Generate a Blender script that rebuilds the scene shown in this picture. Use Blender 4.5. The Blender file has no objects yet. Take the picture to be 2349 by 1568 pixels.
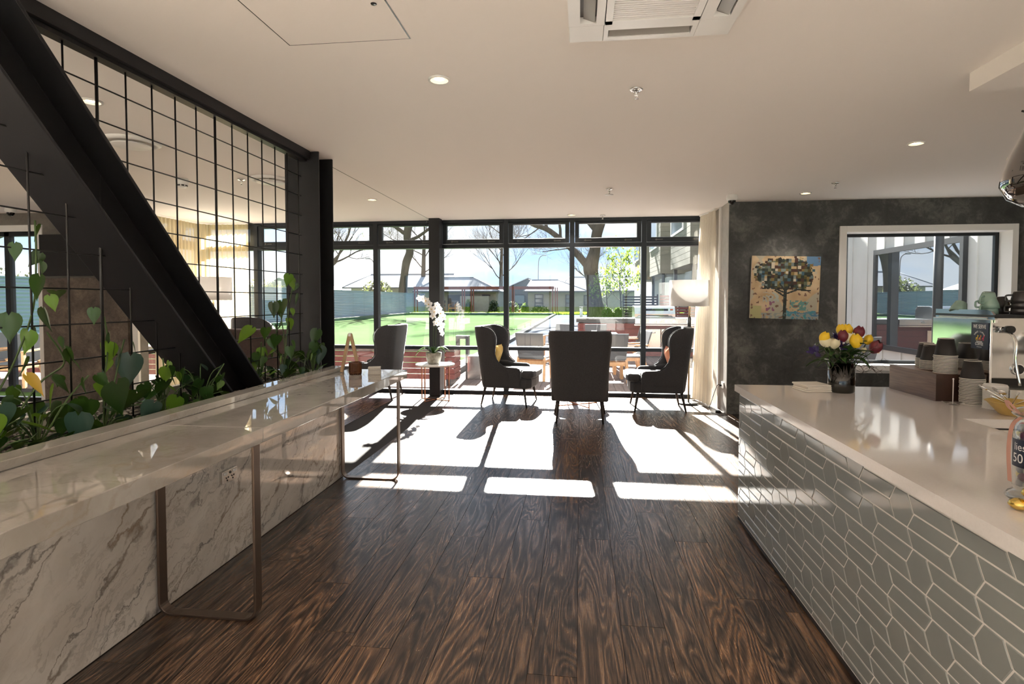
import bpy, bmesh, math, random
from mathutils import Vector, Matrix, noise
R = math.radians
sc = bpy.context.scene
col = sc.collection

# ------------------------------------------------------------------ camera
cam_d = bpy.data.cameras.new('camera'); cam = bpy.data.objects.new('camera', cam_d); col.objects.link(cam)
cam_d.sensor_width = 36; cam_d.lens = 1300 / 2349 * 36; cam_d.shift_y = -0.02154
cam_d.clip_start = 0.05; cam_d.clip_end = 600
_a, _p = R(6.85), R(2.0)
_fw = Vector((-math.sin(_a) * math.cos(_p), math.cos(_a) * math.cos(_p), -math.sin(_p)))
_r = Vector((math.cos(_a), math.sin(_a), 0)); _u = _r.cross(_fw)
_m = Matrix((_r, _u, -_fw)).transposed().to_4x4(); _m.translation = (0, 0, 1.46)
cam.matrix_world = _m
sc.camera = cam

# ------------------------------------------------------------------ sky
w = bpy.data.worlds.new('sky'); sc.world = w; w.use_nodes = True
t = w.node_tree; t.nodes.clear()
def wn(k, **p):
    n = t.nodes.new('ShaderNode' + k)
    for a, b in p.items(): setattr(n, a, b)
    return n
wo = wn('OutputWorld'); bg = wn('Background'); tc = wn('TexCoord'); mp = wn('Mapping'); nz = wn('TexNoise'); rp = wn('ValToRGB')
mp.inputs['Scale'].default_value = (1, 1, 3.2)
nz.inputs['Scale'].default_value = 2.6; nz.inputs['Detail'].default_value = 7; nz.inputs['Roughness'].default_value = .55
rp.color_ramp.elements[0].position = .36; rp.color_ramp.elements[0].color = (.42, .66, 1.0, 1)
rp.color_ramp.elements[1].position = .60; rp.color_ramp.elements[1].color = (.96, .98, 1.0, 1)
t.links.new(tc.outputs['Generated'], mp.inputs['Vector']); t.links.new(mp.outputs['Vector'], nz.inputs['Vector'])
t.links.new(nz.outputs['Fac'], rp.inputs['Fac']); t.links.new(rp.outputs['Color'], bg.inputs['Color'])
bg.inputs['Strength'].default_value = .9
t.links.new(bg.outputs['Background'], wo.inputs['Surface'])

# ------------------------------------------------------------------ sun
sd = bpy.data.lights.new('sun', 'SUN'); sun = bpy.data.objects.new('sun', sd); col.objects.link(sun)
sd.energy = 38; sd.angle = R(0.6); sd.color = (1.0, .95, .88)
sun.rotation_euler = Vector((0.073, -1, -0.58)).to_track_quat('-Z', 'Y').to_euler()
sun.location = (-3, 40, 30)

# ------------------------------------------------------------------ exposure
vs = sc.view_settings
sc.display_settings.display_device = 'sRGB'
vs.view_transform = 'Standard'; vs.look = 'None'; vs.gamma = 1; vs.use_curve_mapping = False
vs.exposure = 0.85
sc.cycles.use_denoising = True
sc.cycles.max_bounces = 10; sc.cycles.diffuse_bounces = 6; sc.cycles.glossy_bounces = 5
sc.cycles.transmission_bounces = 8; sc.cycles.transparent_max_bounces = 24
sc.cycles.sample_clamp_indirect = 6; sc.cycles.blur_glossy = 0.6
sc.cycles.caustics_refractive = False

# ------------------------------------------------------------------ helpers
class MB:
    """collects faces; build() links them as one mesh object"""
    def __init__(s): s.v = []; s.f = []; s.sm = []; s.mi = []
    def add(s, vs, fs, smooth=False, m=0):
        o = len(s.v); s.v += [tuple(p) for p in vs]
        s.f += [tuple(i + o for i in f) for f in fs]
        s.sm += [smooth] * len(fs); s.mi += [m] * len(fs); return s
    def box(s, x0, x1, y0, y1, z0, z1, m=0):
        return s.add([(x0, y0, z0), (x1, y0, z0), (x1, y1, z0), (x0, y1, z0), (x0, y0, z1), (x1, y0, z1), (x1, y1, z1), (x0, y1, z1)],
                     [(0, 3, 2, 1), (4, 5, 6, 7), (0, 1, 5, 4), (1, 2, 6, 5), (2, 3, 7, 6), (3, 0, 4, 7)], m=m)
    def obox(s, c, sz, M, m=0):
        c = Vector(c); hx, hy, hz = [q / 2 for q in sz]
        ps = [c + M @ Vector(q) for q in ((-hx, -hy, -hz), (hx, -hy, -hz), (hx, hy, -hz), (-hx, hy, -hz), (-hx, -hy, hz), (hx, -hy, hz), (hx, hy, hz), (-hx, hy, hz))]
        return s.add(ps, [(0, 3, 2, 1), (4, 5, 6, 7), (0, 1, 5, 4), (1, 2, 6, 5), (2, 3, 7, 6), (3, 0, 4, 7)], m=m)
    def bar(s, a, b, wx, wy, up=(0, 0, 1), m=0):
        a, b = Vector(a), Vector(b); z = (b - a); L = z.length; z.normalize()
        u = Vector(up)
        if abs(z.dot(u)) > .99: u = Vector((0, 1, 0))
        x = u.cross(z).normalized(); y = z.cross(x)
        M = Matrix((x, y, z)).transposed()
        return s.obox((a + b) / 2, (wx, wy, L), M, m)
    def tube(s, path, r, n=8, caps=True, smooth=True, m=0, closed=False):
        P = [Vector(p) for p in path]; k = len(P)
        rr = r if isinstance(r, (list, tuple)) else [r] * k
        t0 = (P[1] - P[0]).normalized()
        up = Vector((0, 0, 1)) if abs(t0.z) < .9 else Vector((1, 0, 0))
        x = up.cross(t0).normalized(); vs = []
        for i in range(k):
            if closed: tg = (P[(i + 1) % k] - P[i - 1])
            else: tg = (P[min(i + 1, k - 1)] - P[max(i - 1, 0)])
            tg.normalize()
            x = (x - tg * x.dot(tg))
            x = x.normalized() if x.length > 1e-6 else tg.orthogonal().normalized()
            y = tg.cross(x)
            for j in range(n):
                a = 2 * math.pi * j / n
                vs.append(P[i] + (x * math.cos(a) + y * math.sin(a)) * rr[i])
        fs = []
        for i in range(k if closed else k - 1):
            i2 = (i + 1) % k
            for j in range(n):
                fs.append((i * n + j, i * n + (j + 1) % n, i2 * n + (j + 1) % n, i2 * n + j))
        s.add(vs, fs, smooth, m)
        if caps and not closed:
            o = len(s.v) - len(vs)
            s.f += [tuple(o + j for j in range(n))[::-1], tuple(o + (k - 1) * n + j for j in range(n))]
            s.sm += [False, False]; s.mi += [m, m]
        return s
    def lathe(s, prof, n=24, c=(0, 0, 0), smooth=True, m=0, sx=1, sy=1):
        vs = []; fs = []; k = len(prof)
        for r, z in prof:
            for j in range(n):
                a = 2 * math.pi * j / n
                vs.append((c[0] + max(r, 1e-4) * math.cos(a) * sx, c[1] + max(r, 1e-4) * math.sin(a) * sy, c[2] + z))
        for i in range(k - 1):
            for j in range(n):
                fs.append((i * n + j, i * n + (j + 1) % n, (i + 1) * n + (j + 1) % n, (i + 1) * n + j))
        return s.add(vs, fs, smooth, m)
    def prism(s, poly, ax, a, b, m=0):
        """poly: 2-D outline in the plane across axis ax ('x': (y,z), 'y': (x,z), 'z': (x,y))"""
        n = len(poly)
        f = {'x': lambda p, q: (q, p[0], p[1]), 'y': lambda p, q: (p[0], q, p[1]), 'z': lambda p, q: (p[0], p[1], q)}[ax]
        vs = [f(p, a) for p in poly] + [f(p, b) for p in poly]
        fs = [tuple(range(n)), tuple(range(2 * n - 1, n - 1, -1))]
        fs += [(i, i + n, (i + 1) % n + n, (i + 1) % n) for i in range(n)]
        return s.add(vs, fs, m=m)
    def grid(s, fn, nu, nv, smooth=True, m=0, cu=False):
        vs = [fn(i / (nu if cu else nu - 1), j / (nv - 1)) for j in range(nv) for i in range(nu)]
        fs = [(j * nu + i, j * nu + (i + 1) % nu, (j + 1) * nu + (i + 1) % nu, (j + 1) * nu + i) for j in range(nv - 1) for i in range(nu if cu else nu - 1)]
        return s.add(vs, fs, smooth, m)
    def mesh(s, name, mats, fix=True):
        me = bpy.data.meshes.new(name); me.from_pydata(s.v, [], s.f)
        for mt in mats: me.materials.append(mt)
        me.polygons.foreach_set('use_smooth', s.sm); me.polygons.foreach_set('material_index', s.mi)
        if fix:
            bm = bmesh.new(); bm.from_mesh(me); bmesh.ops.recalc_face_normals(bm, faces=bm.faces); bm.to_mesh(me); bm.free()
        me.update(); return me
    def build(s, name, mats, parent=None, local=False, bevel=0, sub=0, fix=True, seg=2):
        """world coordinates unless local; a top-level object gets its origin at its base"""
        if not isinstance(mats, (list, tuple)): mats = [mats]
        if parent is not None:
            if not local:
                o = wloc(parent); s.v = [(p[0] - o[0], p[1] - o[1], p[2] - o[2]) for p in s.v]
            ob = bpy.data.objects.new(name, s.mesh(name, mats, fix)); ob.parent = parent
        else:
            lo = [min(p[i] for p in s.v) for i in range(3)]; hi = [max(p[i] for p in s.v) for i in range(3)]
            c = ((lo[0] + hi[0]) / 2, (lo[1] + hi[1]) / 2, lo[2])
            if not local: s.v = [(p[0] - c[0], p[1] - c[1], p[2] - c[2]) for p in s.v]
            ob = bpy.data.objects.new(name, s.mesh(name, mats, fix))
            if not local: ob.location = c
        col.objects.link(ob)
        if bevel:
            md = ob.modifiers.new('bevel', 'BEVEL'); md.width = bevel; md.segments = seg; md.limit_method = 'ANGLE'; md.angle_limit = R(40)
        if sub:
            md = ob.modifiers.new('sub', 'SUBSURF'); md.levels = sub; md.render_levels = sub
        return ob

def wloc(o):
    v = Vector(o.location)
    while o.parent: o = o.parent; v = v + Vector(o.location)
    return v
def tag(o, label=None, cat=None, group=None, kind=None):
    if label: o['label'] = label
    if cat: o['category'] = cat
    if group: o['group'] = group
    if kind: o['kind'] = kind
    return o
def thing(name, label, cat, loc=(0, 0, 0), rz=0, group=None):
    o = bpy.data.objects.new(name, None); col.objects.link(o); o.empty_display_size = .1
    o.location = loc; o.rotation_euler = (0, 0, rz)
    return tag(o, label, cat, group)
def struct(o): o['kind'] = 'structure'; return o
def sroot(name, loc=(0, 0, 0)):
    o = bpy.data.objects.new(name, None); col.objects.link(o); o.empty_display_size = .1; o.location = loc
    return struct(o)
def copy_tree(o, loc=None, rz=None, label=None, parent=None):
    c = o.copy(); col.objects.link(c)
    if parent is not None: c.parent = parent
    if loc is not None: c.location = loc
    if rz is not None: c.rotation_euler = (0, 0, rz)
    if label: c['label'] = label
    for ch in list(o.children): copy_tree(ch, parent=c)
    return c
def inst(name, me, parent, loc=(0, 0, 0), rot=(0, 0, 0), scale=(1, 1, 1)):
    o = bpy.data.objects.new(name, me); col.objects.link(o); o.parent = parent
    o.location = loc; o.rotation_euler = rot; o.scale = scale
    return o
def lerp(a, b, f): return a + (b - a) * f
def interp(tab, x):
    if x <= tab[0][0]: return tab[0][1]
    for (a, b), (c, d) in zip(tab, tab[1:]):
        if x <= c: return b + (d - b) * (x - a) / (c - a)
    return tab[-1][1]
def clip_poly(poly, ax, lim, keep_less):
    out = []
    for i in range(len(poly)):
        a, b = poly[i], poly[(i + 1) % len(poly)]
        ia = (a[ax] <= lim) == keep_less or a[ax] == lim; ib = (b[ax] <= lim) == keep_less or b[ax] == lim
        if ia: out.append(a)
        if ia != ib:
            f = (lim - a[ax]) / (b[ax] - a[ax]); out.append((a[0] + (b[0] - a[0]) * f, a[1] + (b[1] - a[1]) * f))
    return out
def rz_m(a): return Matrix.Rotation(a, 3, 'Z')

# ------------------------------------------------------------------ materials
class G:
    def __init__(s, name):
        s.m = bpy.data.materials.new(name); s.m.use_nodes = True; s.t = s.m.node_tree; s.t.nodes.clear()
        s.out = s.t.nodes.new('ShaderNodeOutputMaterial')
    def put(s, sock, v):
        if isinstance(v, bpy.types.NodeSocket): s.t.links.new(v, sock)
        elif isinstance(v, (tuple, list)) and sock.type == 'RGBA' and len(v) == 3: sock.default_value = (*v, 1)
        else: sock.default_value = v
    def n(s, k, props=None, **ins):
        nd = s.t.nodes.new('ShaderNode' + k)
        for a, b in (props or {}).items(): setattr(nd, a, b)
        for a, b in ins.items():
            s.put(nd.inputs[int(a[1:])] if a[0] == 'i' and a[1:].isdigit() else nd.inputs[a.replace('_', ' ')], b)
        return nd
    def math(s, op, a, b=0.0, c=0.0, clamp=False):
        return s.n('Math', {'operation': op, 'use_clamp': clamp}, i0=a, i1=b, i2=c).outputs[0]
    def mix(s, f, a, b, bt='MIX'):
        return s.n('Mix', {'data_type': 'RGBA', 'blend_type': bt}, i0=f, i6=a, i7=b).outputs[2]
    def ramp(s, f, stops):
        nd = s.n('ValToRGB', i0=f); e = nd.color_ramp.elements
        while len(e) < len(stops): e.new(.5)
        for q, (p, c) in zip(e, stops):
            q.position = p; q.color = (*c, 1) if len(c) == 3 else c
        return nd.outputs[0]
    def noise(s, vec, scale, detail=4, rough=.55, dist=0):
        return s.n('TexNoise', Vector=vec, Scale=scale, Detail=detail, Roughness=rough, Distortion=dist).outputs['Fac']
    def pos(s, scale=(1, 1, 1), loc=(0, 0, 0), space='pos', rot=(0, 0, 0)):
        v = s.n('NewGeometry').outputs['Position'] if space == 'pos' else s.n('TexCoord').outputs['Object']
        return s.n('Mapping', Vector=v, Scale=scale, Location=loc, Rotation=rot).outputs[0]
    def bump(s, h, strength=.2, dist=.01):
        return s.n('Bump', Height=h, Strength=strength, Distance=dist).outputs[0]
    def bsdf(s, **k):
        b = s.n('BsdfPrincipled', **k); s.t.links.new(b.outputs[0], s.out.inputs['Surface']); return s.m
    def surf(s, sh): s.t.links.new(sh, s.out.inputs['Surface']); return s.m

def plain(name, c, rough=.5, metal=0, var=0, vs=8, bump=0, bs=60, spec=.5, **k):
    g = G(name); base = c; kw = {}
    if var or bump: p = g.pos()
    if var:
        f = g.noise(p, vs, 5)
        base = g.ramp(f, [(.25, tuple(q * (1 - var) for q in c)), (.75, tuple(min(1, q * (1 + var)) for q in c))])
    if bump: kw['Normal'] = g.bump(g.noise(p, bs, 3), bump, .004)
    return g.bsdf(Base_Color=base, Roughness=rough, Metallic=metal, Specular_IOR_Level=spec, **kw, **k)

def glass_mat(name, tint=(1, 1, 1), refl=1.0, rough=0.0):
    g = G(name)
    fc = g.n('LayerWeight', Blend=.5).outputs['Facing']
    fr = g.math('MULTIPLY_ADD', g.math('POWER', fc, 5.0), .96, .04)
    tr = g.n('BsdfTransparent', Color=tint).outputs[0]; gl = g.n('BsdfGlossy', Color=(1, 1, 1), Roughness=rough).outputs[0]
    f = g.math('MULTIPLY', fr, refl, clamp=True)
    return g.surf(g.n('MixShader', i0=f, i1=tr, i2=gl).outputs[0])

def wood_floor():
    g = G('dark_oak')
    oi = g.n('ObjectInfo').outputs['Random']
    off = g.n('CombineXYZ', X=g.math('MULTIPLY', oi, 37.0), Y=g.math('MULTIPLY', oi, 91.0), Z=g.math('MULTIPLY', oi, 13.0)).outputs[0]
    P = g.n('NewGeometry').outputs['Position']
    P = g.n('VectorMath', {'operation': 'ADD'}, i0=P, i1=off).outputs[0]
    big = g.n('Mapping', Vector=P, Scale=(6.5, .62, 1)).outputs[0]
    n1 = g.noise(big, 1.0, 2.5, .45, .5)
    rings = g.math('FRACT', g.math('MULTIPLY', n1, 20.0))
    rings = g.math('ABSOLUTE', g.math('SUBTRACT', rings, .5))
    fine = g.noise(g.n('Mapping', Vector=P, Scale=(190, 5, 1)).outputs[0], 1, 3, .6)
    pores = g.noise(g.n('Mapping', Vector=P, Scale=(420, 14, 1)).outputs[0], 1, 2, .5)
    k = g.math('ADD', g.math('MULTIPLY', rings, 1.2), g.math('MULTIPLY', g.math('SUBTRACT', fine, .5), 1.2))
    k = g.math('ADD', g.math('ADD', k, .07), g.math('MULTIPLY', g.math('SUBTRACT', pores, .5), .8))
    patch = g.noise(g.n('Mapping', Vector=P, Scale=(3, .5, 1)).outputs[0], 1, 2)
    k = g.math('ADD', k, g.math('MULTIPLY', g.math('SUBTRACT', patch, .5), .55))
    c = g.ramp(k, [(.05, (.016, .011, .0085)), (.30, (.050, .031, .021)), (.55, (.110, .068, .044)), (.85, (.25, .160, .100))])
    tone = g.ramp(oi, [(0, (.62, .62, .66)), (.5, (1, 1, 1)), (1, (1.28, 1.15, 1.02))])
    c = g.mix(1.0, c, tone, 'MULTIPLY')
    rg = g.ramp(k, [(.1, (.36,) * 3), (.8, (.24,) * 3)])
    return g.bsdf(Base_Color=c, Roughness=rg, Specular_IOR_Level=.5, Normal=g.bump(k, .22, .0012))

def wood(name, dark, light, scale=(60, 4, 60), rough=.45, space='obj', spec=.5):
    g = G(name); p = g.pos(scale, space=space)
    f = g.noise(p, 1, 4, .6, .6)
    return g.bsdf(Base_Color=g.ramp(f, [(.3, dark), (.7, light)]), Roughness=rough, Specular_IOR_Level=spec)

def marble(name='marble', k=1.0, b=1.0):
    g = G(name); P = g.n('NewGeometry').outputs['Position']
    d = g.n('TexNoise', Vector=P, Scale=2.6, Detail=6, Roughness=.65).outputs['Color']
    Pd = g.n('VectorMath', {'operation': 'ADD'}, i0=P, i1=g.n('VectorMath', {'operation': 'SCALE'}, i0=d, Scale=.30).outputs[0]).outputs[0]
    def skew(rot, sc_): return g.n('Mapping', Vector=g.n('Mapping', Vector=Pd, Rotation=rot).outputs[0], Scale=sc_).outputs[0]
    def veins(rot, sc_, scale, wid, det=3):
        f = g.noise(skew(rot, sc_), scale, det, .6)
        return g.math('SUBTRACT', 1.0, g.math('DIVIDE', g.math('ABSOLUTE', g.math('SUBTRACT', f, .5)), wid), clamp=True)
    v1 = veins((R(-36), 0, 0), (.7, .45, 1.9), 1.5, .014)
    v2 = veins((R(-42), 0, 0), (.7, .5, 1.9), 3.0, .016)
    v3 = veins((R(-34), 0, 0), (.7, .42, 2.3), 6.5, .028, 5)
    m1 = g.ramp(g.noise(P, 1.6, 3), [(.40, (0, 0, 0)), (.60, (1, 1, 1))])
    m2 = g.ramp(g.noise(P, 3.1, 3), [(.38, (0, 0, 0)), (.62, (1, 1, 1))])
    cloud = g.ramp(g.noise(skew((R(-36), 0, 0), (1, .5, 1.9)), 3.0, 6), [(.3, (.56 * b, .525 * b, .48 * b)), (.7, (.79 * b, .755 * b, .705 * b))])
    warm = g.ramp(g.noise(P, 1.3, 2), [(.45, (0, 0, 0)), (.65, (1, 1, 1))])
    vc = g.mix(warm, (.14, .135, .13), (.30, .20, .10))
    f = g.math('MAXIMUM', g.math('MULTIPLY', v1, .85), g.math('MULTIPLY', g.math('MULTIPLY', v2, m1), .75))
    f = g.math('MAXIMUM', f, g.math('MULTIPLY', g.math('MULTIPLY', v3, m2), .5))
    f = g.math('MULTIPLY', f, k)
    return g.bsdf(Base_Color=g.mix(f, cloud, vc), Roughness=.025, IOR=1.85, Specular_IOR_Level=.6)

def concrete(name, a, b, c, s=1.0):
    g = G(name); p = g.pos()
    f1 = g.noise(p, 1.7 * s, 8, .62, .4); f2 = g.noise(p, 7 * s, 9, .72, .8)
    f3 = g.noise(p, 28 * s, 6, .7)
    f = g.math('ADD', g.math('MULTIPLY', f1, .46), g.math('ADD', g.math('MULTIPLY', f2, .38), g.math('MULTIPLY', f3, .16)))
    return g.bsdf(Base_Color=g.ramp(f, [(.38, a), (.5, b), (.62, c)]), Roughness=.55, Normal=g.bump(f2, .12, .003))

def fabric(name, c, s=420):
    g = G(name); p = g.pos(space='obj')
    f = g.noise(p, s, 2, .7); f2 = g.noise(p, s * .25, 2)
    k = g.math('ADD', g.math('MULTIPLY', f, .7), g.math('MULTIPLY', f2, .3))
    return g.bsdf(Base_Color=g.ramp(k, [(.3, tuple(q * .55 for q in c)), (.7, tuple(q * 1.45 for q in c))]), Roughness=.95,
                  Sheen_Weight=.35, Sheen_Roughness=.4, Specular_IOR_Level=.2, Normal=g.bump(k, .25, .002))

def sheer(name, c, alpha=.75, tr=.55):
    g = G(name)
    d = g.n('BsdfDiffuse', Color=c).outputs[0]; tl = g.n('BsdfTranslucent', Color=c).outputs[0]
    a = g.n('MixShader', i0=tr, i1=d, i2=tl).outputs[0]
    return g.surf(g.n('MixShader', i0=alpha, i1=g.n('BsdfTransparent', Color=(1, 1, 1)).outputs[0], i2=a).outputs[0])

def leafy(name, a, b, trans=.35, rough=.35, sc_=9):
    g = G(name); oi = g.n('ObjectInfo').outputs['Random']
    f = g.math('ADD', g.math('MULTIPLY', oi, .75), g.math('MULTIPLY', g.noise(g.pos(), sc_, 3), .25))
    c = g.mix(f, a, b)
    p = g.n('BsdfPrincipled', Base_Color=c, Roughness=rough).outputs[0]
    tl = g.n('BsdfTranslucent', Color=g.mix(.25, c, (.35, .5, .05))).outputs[0]
    return g.surf(g.n('MixShader', i0=trans, i1=p, i2=tl).outputs[0])

def emis(name, c, s):
    g = G(name); return g.surf(g.n('Emission', Color=c, Strength=s).outputs[0])

def turf():
    g = G('turf'); p = g.pos()
    f = g.math('ADD', g.math('MULTIPLY', g.noise(p, .25, 4), .6), g.math('MULTIPLY', g.noise(p, 30, 3), .4))
    return g.bsdf(Base_Color=g.ramp(f, [(.3, (.058, .098, .042)), (.7, (.080, .125, .060))]), Roughness=.95, Specular_IOR_Level=.0)

def bark(name, a, b):
    g = G(name); p = g.pos((6, 6, 1.2))
    f = g.noise(p, 1.5, 6, .65)
    return g.bsdf(Base_Color=g.ramp(f, [(.3, a), (.7, b)]), Roughness=.95, Specular_IOR_Level=.1, Normal=g.bump(f, .5, .03))

def siding(name, a, b):
    g = G(name); p = g.pos()
    return g.bsdf(Base_Color=g.ramp(g.noise(p, 3, 4), [(.3, a), (.7, b)]), Roughness=.7)

M = {}
M['floor'] = wood_floor()
M['gap'] = plain('joint_dark', (.012, .008, .006), .9)  # dark base showing in the joints between boards
M['ceiling'] = plain('ceiling_paint', (.86, .815, .775), .75, spec=.2)
M['white'] = plain('white_paint', (.80, .785, .76), .5)
M['white_gloss'] = plain('white_plastic', (.78, .77, .75), .3)
M['steel'] = plain('charcoal_steel', (.013, .013, .015), .45, 0, bump=.08, bs=350, spec=.3)
M['alu'] = plain('charcoal_aluminium', (.010, .0135, .018), .4, spec=.35)
M['black'] = plain('black', (.008, .008, .008), .4)
M['blackgloss'] = plain('gloss_black', (.006, .006, .007), .12)
M['marble'] = marble()
M['marble_top'] = marble('marble_polished', .38, .55)
M['conc'] = concrete('plaster_dark', (.020, .0205, .0195), (.050, .051, .048), (.150, .150, .136))
M['conc_warm'] = concrete('plaster_brown', (.040, .030, .024), (.105, .080, .062), (.20, .155, .12), 1.6)
M['conc_mid'] = concrete('plaster_taupe', (.11, .098, .085), (.15, .135, .118), (.20, .18, .155))
M['conc_light'] = concrete('plaster_pale', (.34, .32, .295), (.42, .395, .365), (.50, .475, .44))
M['leg'] = plain('bronze_metal', (.17, .125, .095), .36, .85)
M['quartz'] = plain('white_quartz', (.72, .695, .675), .07, var=.03, vs=120, spec=.55)
M['tile'] = plain('grey_glazed_tile', (.212, .226, .216), .07, var=.05, vs=3, spec=.6)
M['grout_glint'] = plain('grout_glint', (.66, .64, .60), .7)  # pale grout; its brightness paints in the glints off the tile bevels
M['fab'] = fabric('grey_wool', (.050, .051, .055))
M['fab_brown'] = fabric('brown_weave', (.070, .050, .045), 200)
M['darkwood'] = wood('dark_leg_wood', (.012, .009, .008), (.035, .026, .022))
M['yellow'] = plain('mustard_leather', (.60, .38, .08), .42, var=.15, vs=6, bump=.15, bs=30)
M['orange'] = plain('tan_leather', (.55, .17, .06), .38, var=.2, vs=6, bump=.15, bs=30)
M['copper'] = plain('rose_gold', (.68, .33, .20), .2, 1)
M['brass'] = plain('brushed_brass', (.55, .42, .24), .35, 1)
M['chrome'] = plain('chrome', (.80, .80, .80), .06, 1)
M['stainless'] = plain('stainless', (.58, .57, .55), .22, 1, var=.06, vs=20)
M['glass'] = glass_mat('window_glass', (.97, .985, .985), 1.0)
M['mirror_glass'] = glass_mat('tinted_glass', (.28, .32, .36), 4.0)
M['clear'] = glass_mat('clear_glass', (.93, .95, .95), 1.6)
M['smoke'] = glass_mat('smoked_glass', (.20, .17, .15), 5.5)
M['vase'] = glass_mat('dark_vase_glass', (.11, .11, .08), 1.6)
M['amber'] = G('amber_glass').bsdf(Base_Color=(.30, .085, .02), Roughness=.12, Transmission_Weight=.75, IOR=1.45)
M['sheer'] = sheer('cream_sheer', (.86, .80, .70), .8, .45)
M['sheer_gold'] = sheer('gold_sheer', (.78, .67, .46), .80)
M['shade'] = sheer('lamp_linen', (.76, .74, .72), 1.0, .28)
M['leaf'] = leafy('pothos_leaf', (.006, .028, .008), (.032, .100, .014), .18)
M['leaf_lime'] = leafy('young_leaf', (.09, .22, .02), (.17, .30, .03), .3)
M['leaf_blue'] = leafy('silver_leaf', (.018, .050, .040), (.040, .090, .072), .12)
M['leaf_yellow'] = leafy('yellow_leaf', (.62, .40, .05), (.75, .48, .06), .35)
M['stem'] = plain('green_stem', (.06, .11, .03), .6)
M['soil'] = plain('potting_soil', (.020, .015, .011), .95, var=.5, vs=60)
M['pebble'] = plain('river_pebble', (.14, .12, .10), .6, var=.5, vs=18)
M['turf'] = turf()
M['grass'] = plain('garden_grass', (.06, .11, .02), .95, var=.4, vs=1.5, spec=0)
M['deck'] = wood('weathered_deck', (.14, .105, .096), (.19, .150, .138), (30, 2.2, 30), .85, 'pos', .05)
M['paving'] = plain('path_concrete', (.085, .095, .115), .9, var=.12, vs=1.2, spec=0)
M['forecourt'] = plain('forecourt_concrete', (.62, .60, .57), .9, spec=.1)
M['stone'] = plain('pale_bounce_floor', (.66, .62, .57), .7, spec=.2)  # pale colour for the added floor that bounces lamp light upward
M['wall_white'] = plain('wall_paint', (.80, .77, .73), .8, spec=.2)
M['kerb'] = plain('kerb_concrete', (.13, .13, .132), .9, var=.15, vs=3, spec=0)
M['kerb_green'] = plain('green_edge_board', (.030, .10, .060), .6)
M['corr'] = plain('blue_corrugated_steel', (.24, .31, .42), .5, var=.08, vs=.6, spec=.2)
M['redwood'] = wood('red_stained_timber', (.13, .030, .026), (.22, .055, .045), (14, 14, 60), .55, 'pos')
M['pergola'] = plain('oxide_timber', (.17, .045, .035), .6, var=.2, vs=4)
M['teak'] = wood('teak', (.42, .22, .095), (.60, .35, .17), (30, 30, 8), .5)
M['sling'] = plain('grey_textilene', (.085, .087, .092), .8, var=.1, vs=80)
M['roof'] = plain('grey_metal_roof', (.31, .315, .335), .9, var=.06, vs=.8, spec=0)
M['gutter'] = plain('dark_gutter', (.045, .05, .055), .5)
M['sage'] = siding('sage_render', (.25, .265, .225), (.29, .305, .26))
M['darkclad'] = siding('charcoal_cladding', (.075, .077, .082), (.09, .093, .098))
M['cream_clad'] = siding('cream_weatherboard', (.19, .178, .138), (.22, .206, .162))
M['white_clad'] = siding('white_panel', (.36, .36, .345), (.40, .40, .385))
def refl_glass():
    g = G('reflective_glass')
    fc = g.n('LayerWeight', Blend=.5).outputs['Facing']
    f = g.math('MULTIPLY_ADD', g.math('POWER', fc, 4.0), .55, .42)
    return g.surf(g.n('MixShader', i0=f, i1=g.n('BsdfDiffuse', Color=(.02, .028, .034)).outputs[0], i2=g.n('BsdfGlossy', Color=(.85, .92, 1), Roughness=.01).outputs[0]).outputs[0])
M['refl'] = refl_glass()
M['house_glass'] = plain('house_glass', (.10, .13, .14), .08, spec=.8)
M['bark'] = bark('oak_bark', (.035, .028, .024), (.11, .09, .075))
M['twig'] = plain('bare_twig', (.10, .082, .068), .9, spec=.1)
M['spring_leaf'] = leafy('spring_leaf', (.085, .15, .018), (.15, .22, .035), .45)
M['bud_leaf'] = leafy('olive_buds', (.085, .080, .060), (.13, .120, .085), .3)
M['shrub'] = leafy('shrub_leaf', (.030, .060, .030), (.06, .11, .04), .25)
M['canvas'] = None
M['walnut'] = wood('walnut_laminate', (.085, .048, .030), (.19, .115, .075), (3, 4, 90), .4)
M['walnut_dark'] = wood('walnut_end', (.030, .013, .009), (.06, .028, .018), (3, 90, 3), .4)
M['cup'] = plain('black_paper_cup', (.012, .010, .010), .6)
M['cup_rim'] = plain('paper_rim', (.72, .68, .62), .7)
M['paper'] = plain('white_paper', (.80, .74, .66), .9)
M['oakstick'] = wood('pale_oak', (.36, .23, .12), (.50, .34, .20), (60, 60, 8), .5)
M['coaster'] = plain('stone_coaster', (.50, .46, .41), .6)
M['ceramic_pot'] = plain('mottled_pot', (.34, .32, .27), .6, var=.45, vs=28, bump=.5, bs=40)
M['petal'] = sheer('orchid_petal', (.86, .83, .81), 1.0, .5)
M['petal_heart'] = plain('orchid_heart', (.72, .45, .10), .6)
M['tulip_yellow'] = plain('yellow_petal', (.80, .52, .02), .5)
M['tulip_red'] = plain('burgundy_petal', (.13, .012, .025), .45)
M['tulip_cream'] = plain('cream_petal', (.74, .68, .46), .5)
M['iris'] = plain('purple_petal', (.035, .018, .11), .5)
M['flower_leaf'] = leafy('bouquet_leaf', (.012, .045, .010), (.035, .10, .020), .15)
M['mint'] = plain('mint_glaze', (.24, .36, .30), .2)
M['charcoal_glaze'] = plain('charcoal_glaze', (.035, .032, .032), .25)
M['yellow_glaze'] = plain('yellow_glaze', (.62, .36, .02), .2)
M['bowl'] = plain('mustard_bowl', (.62, .42, .12), .35)
M['label_blue'] = plain('navy_print', (.014, .022, .045), .4)
M['text_white'] = plain('white_print', (.85, .85, .83), .5)
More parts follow.
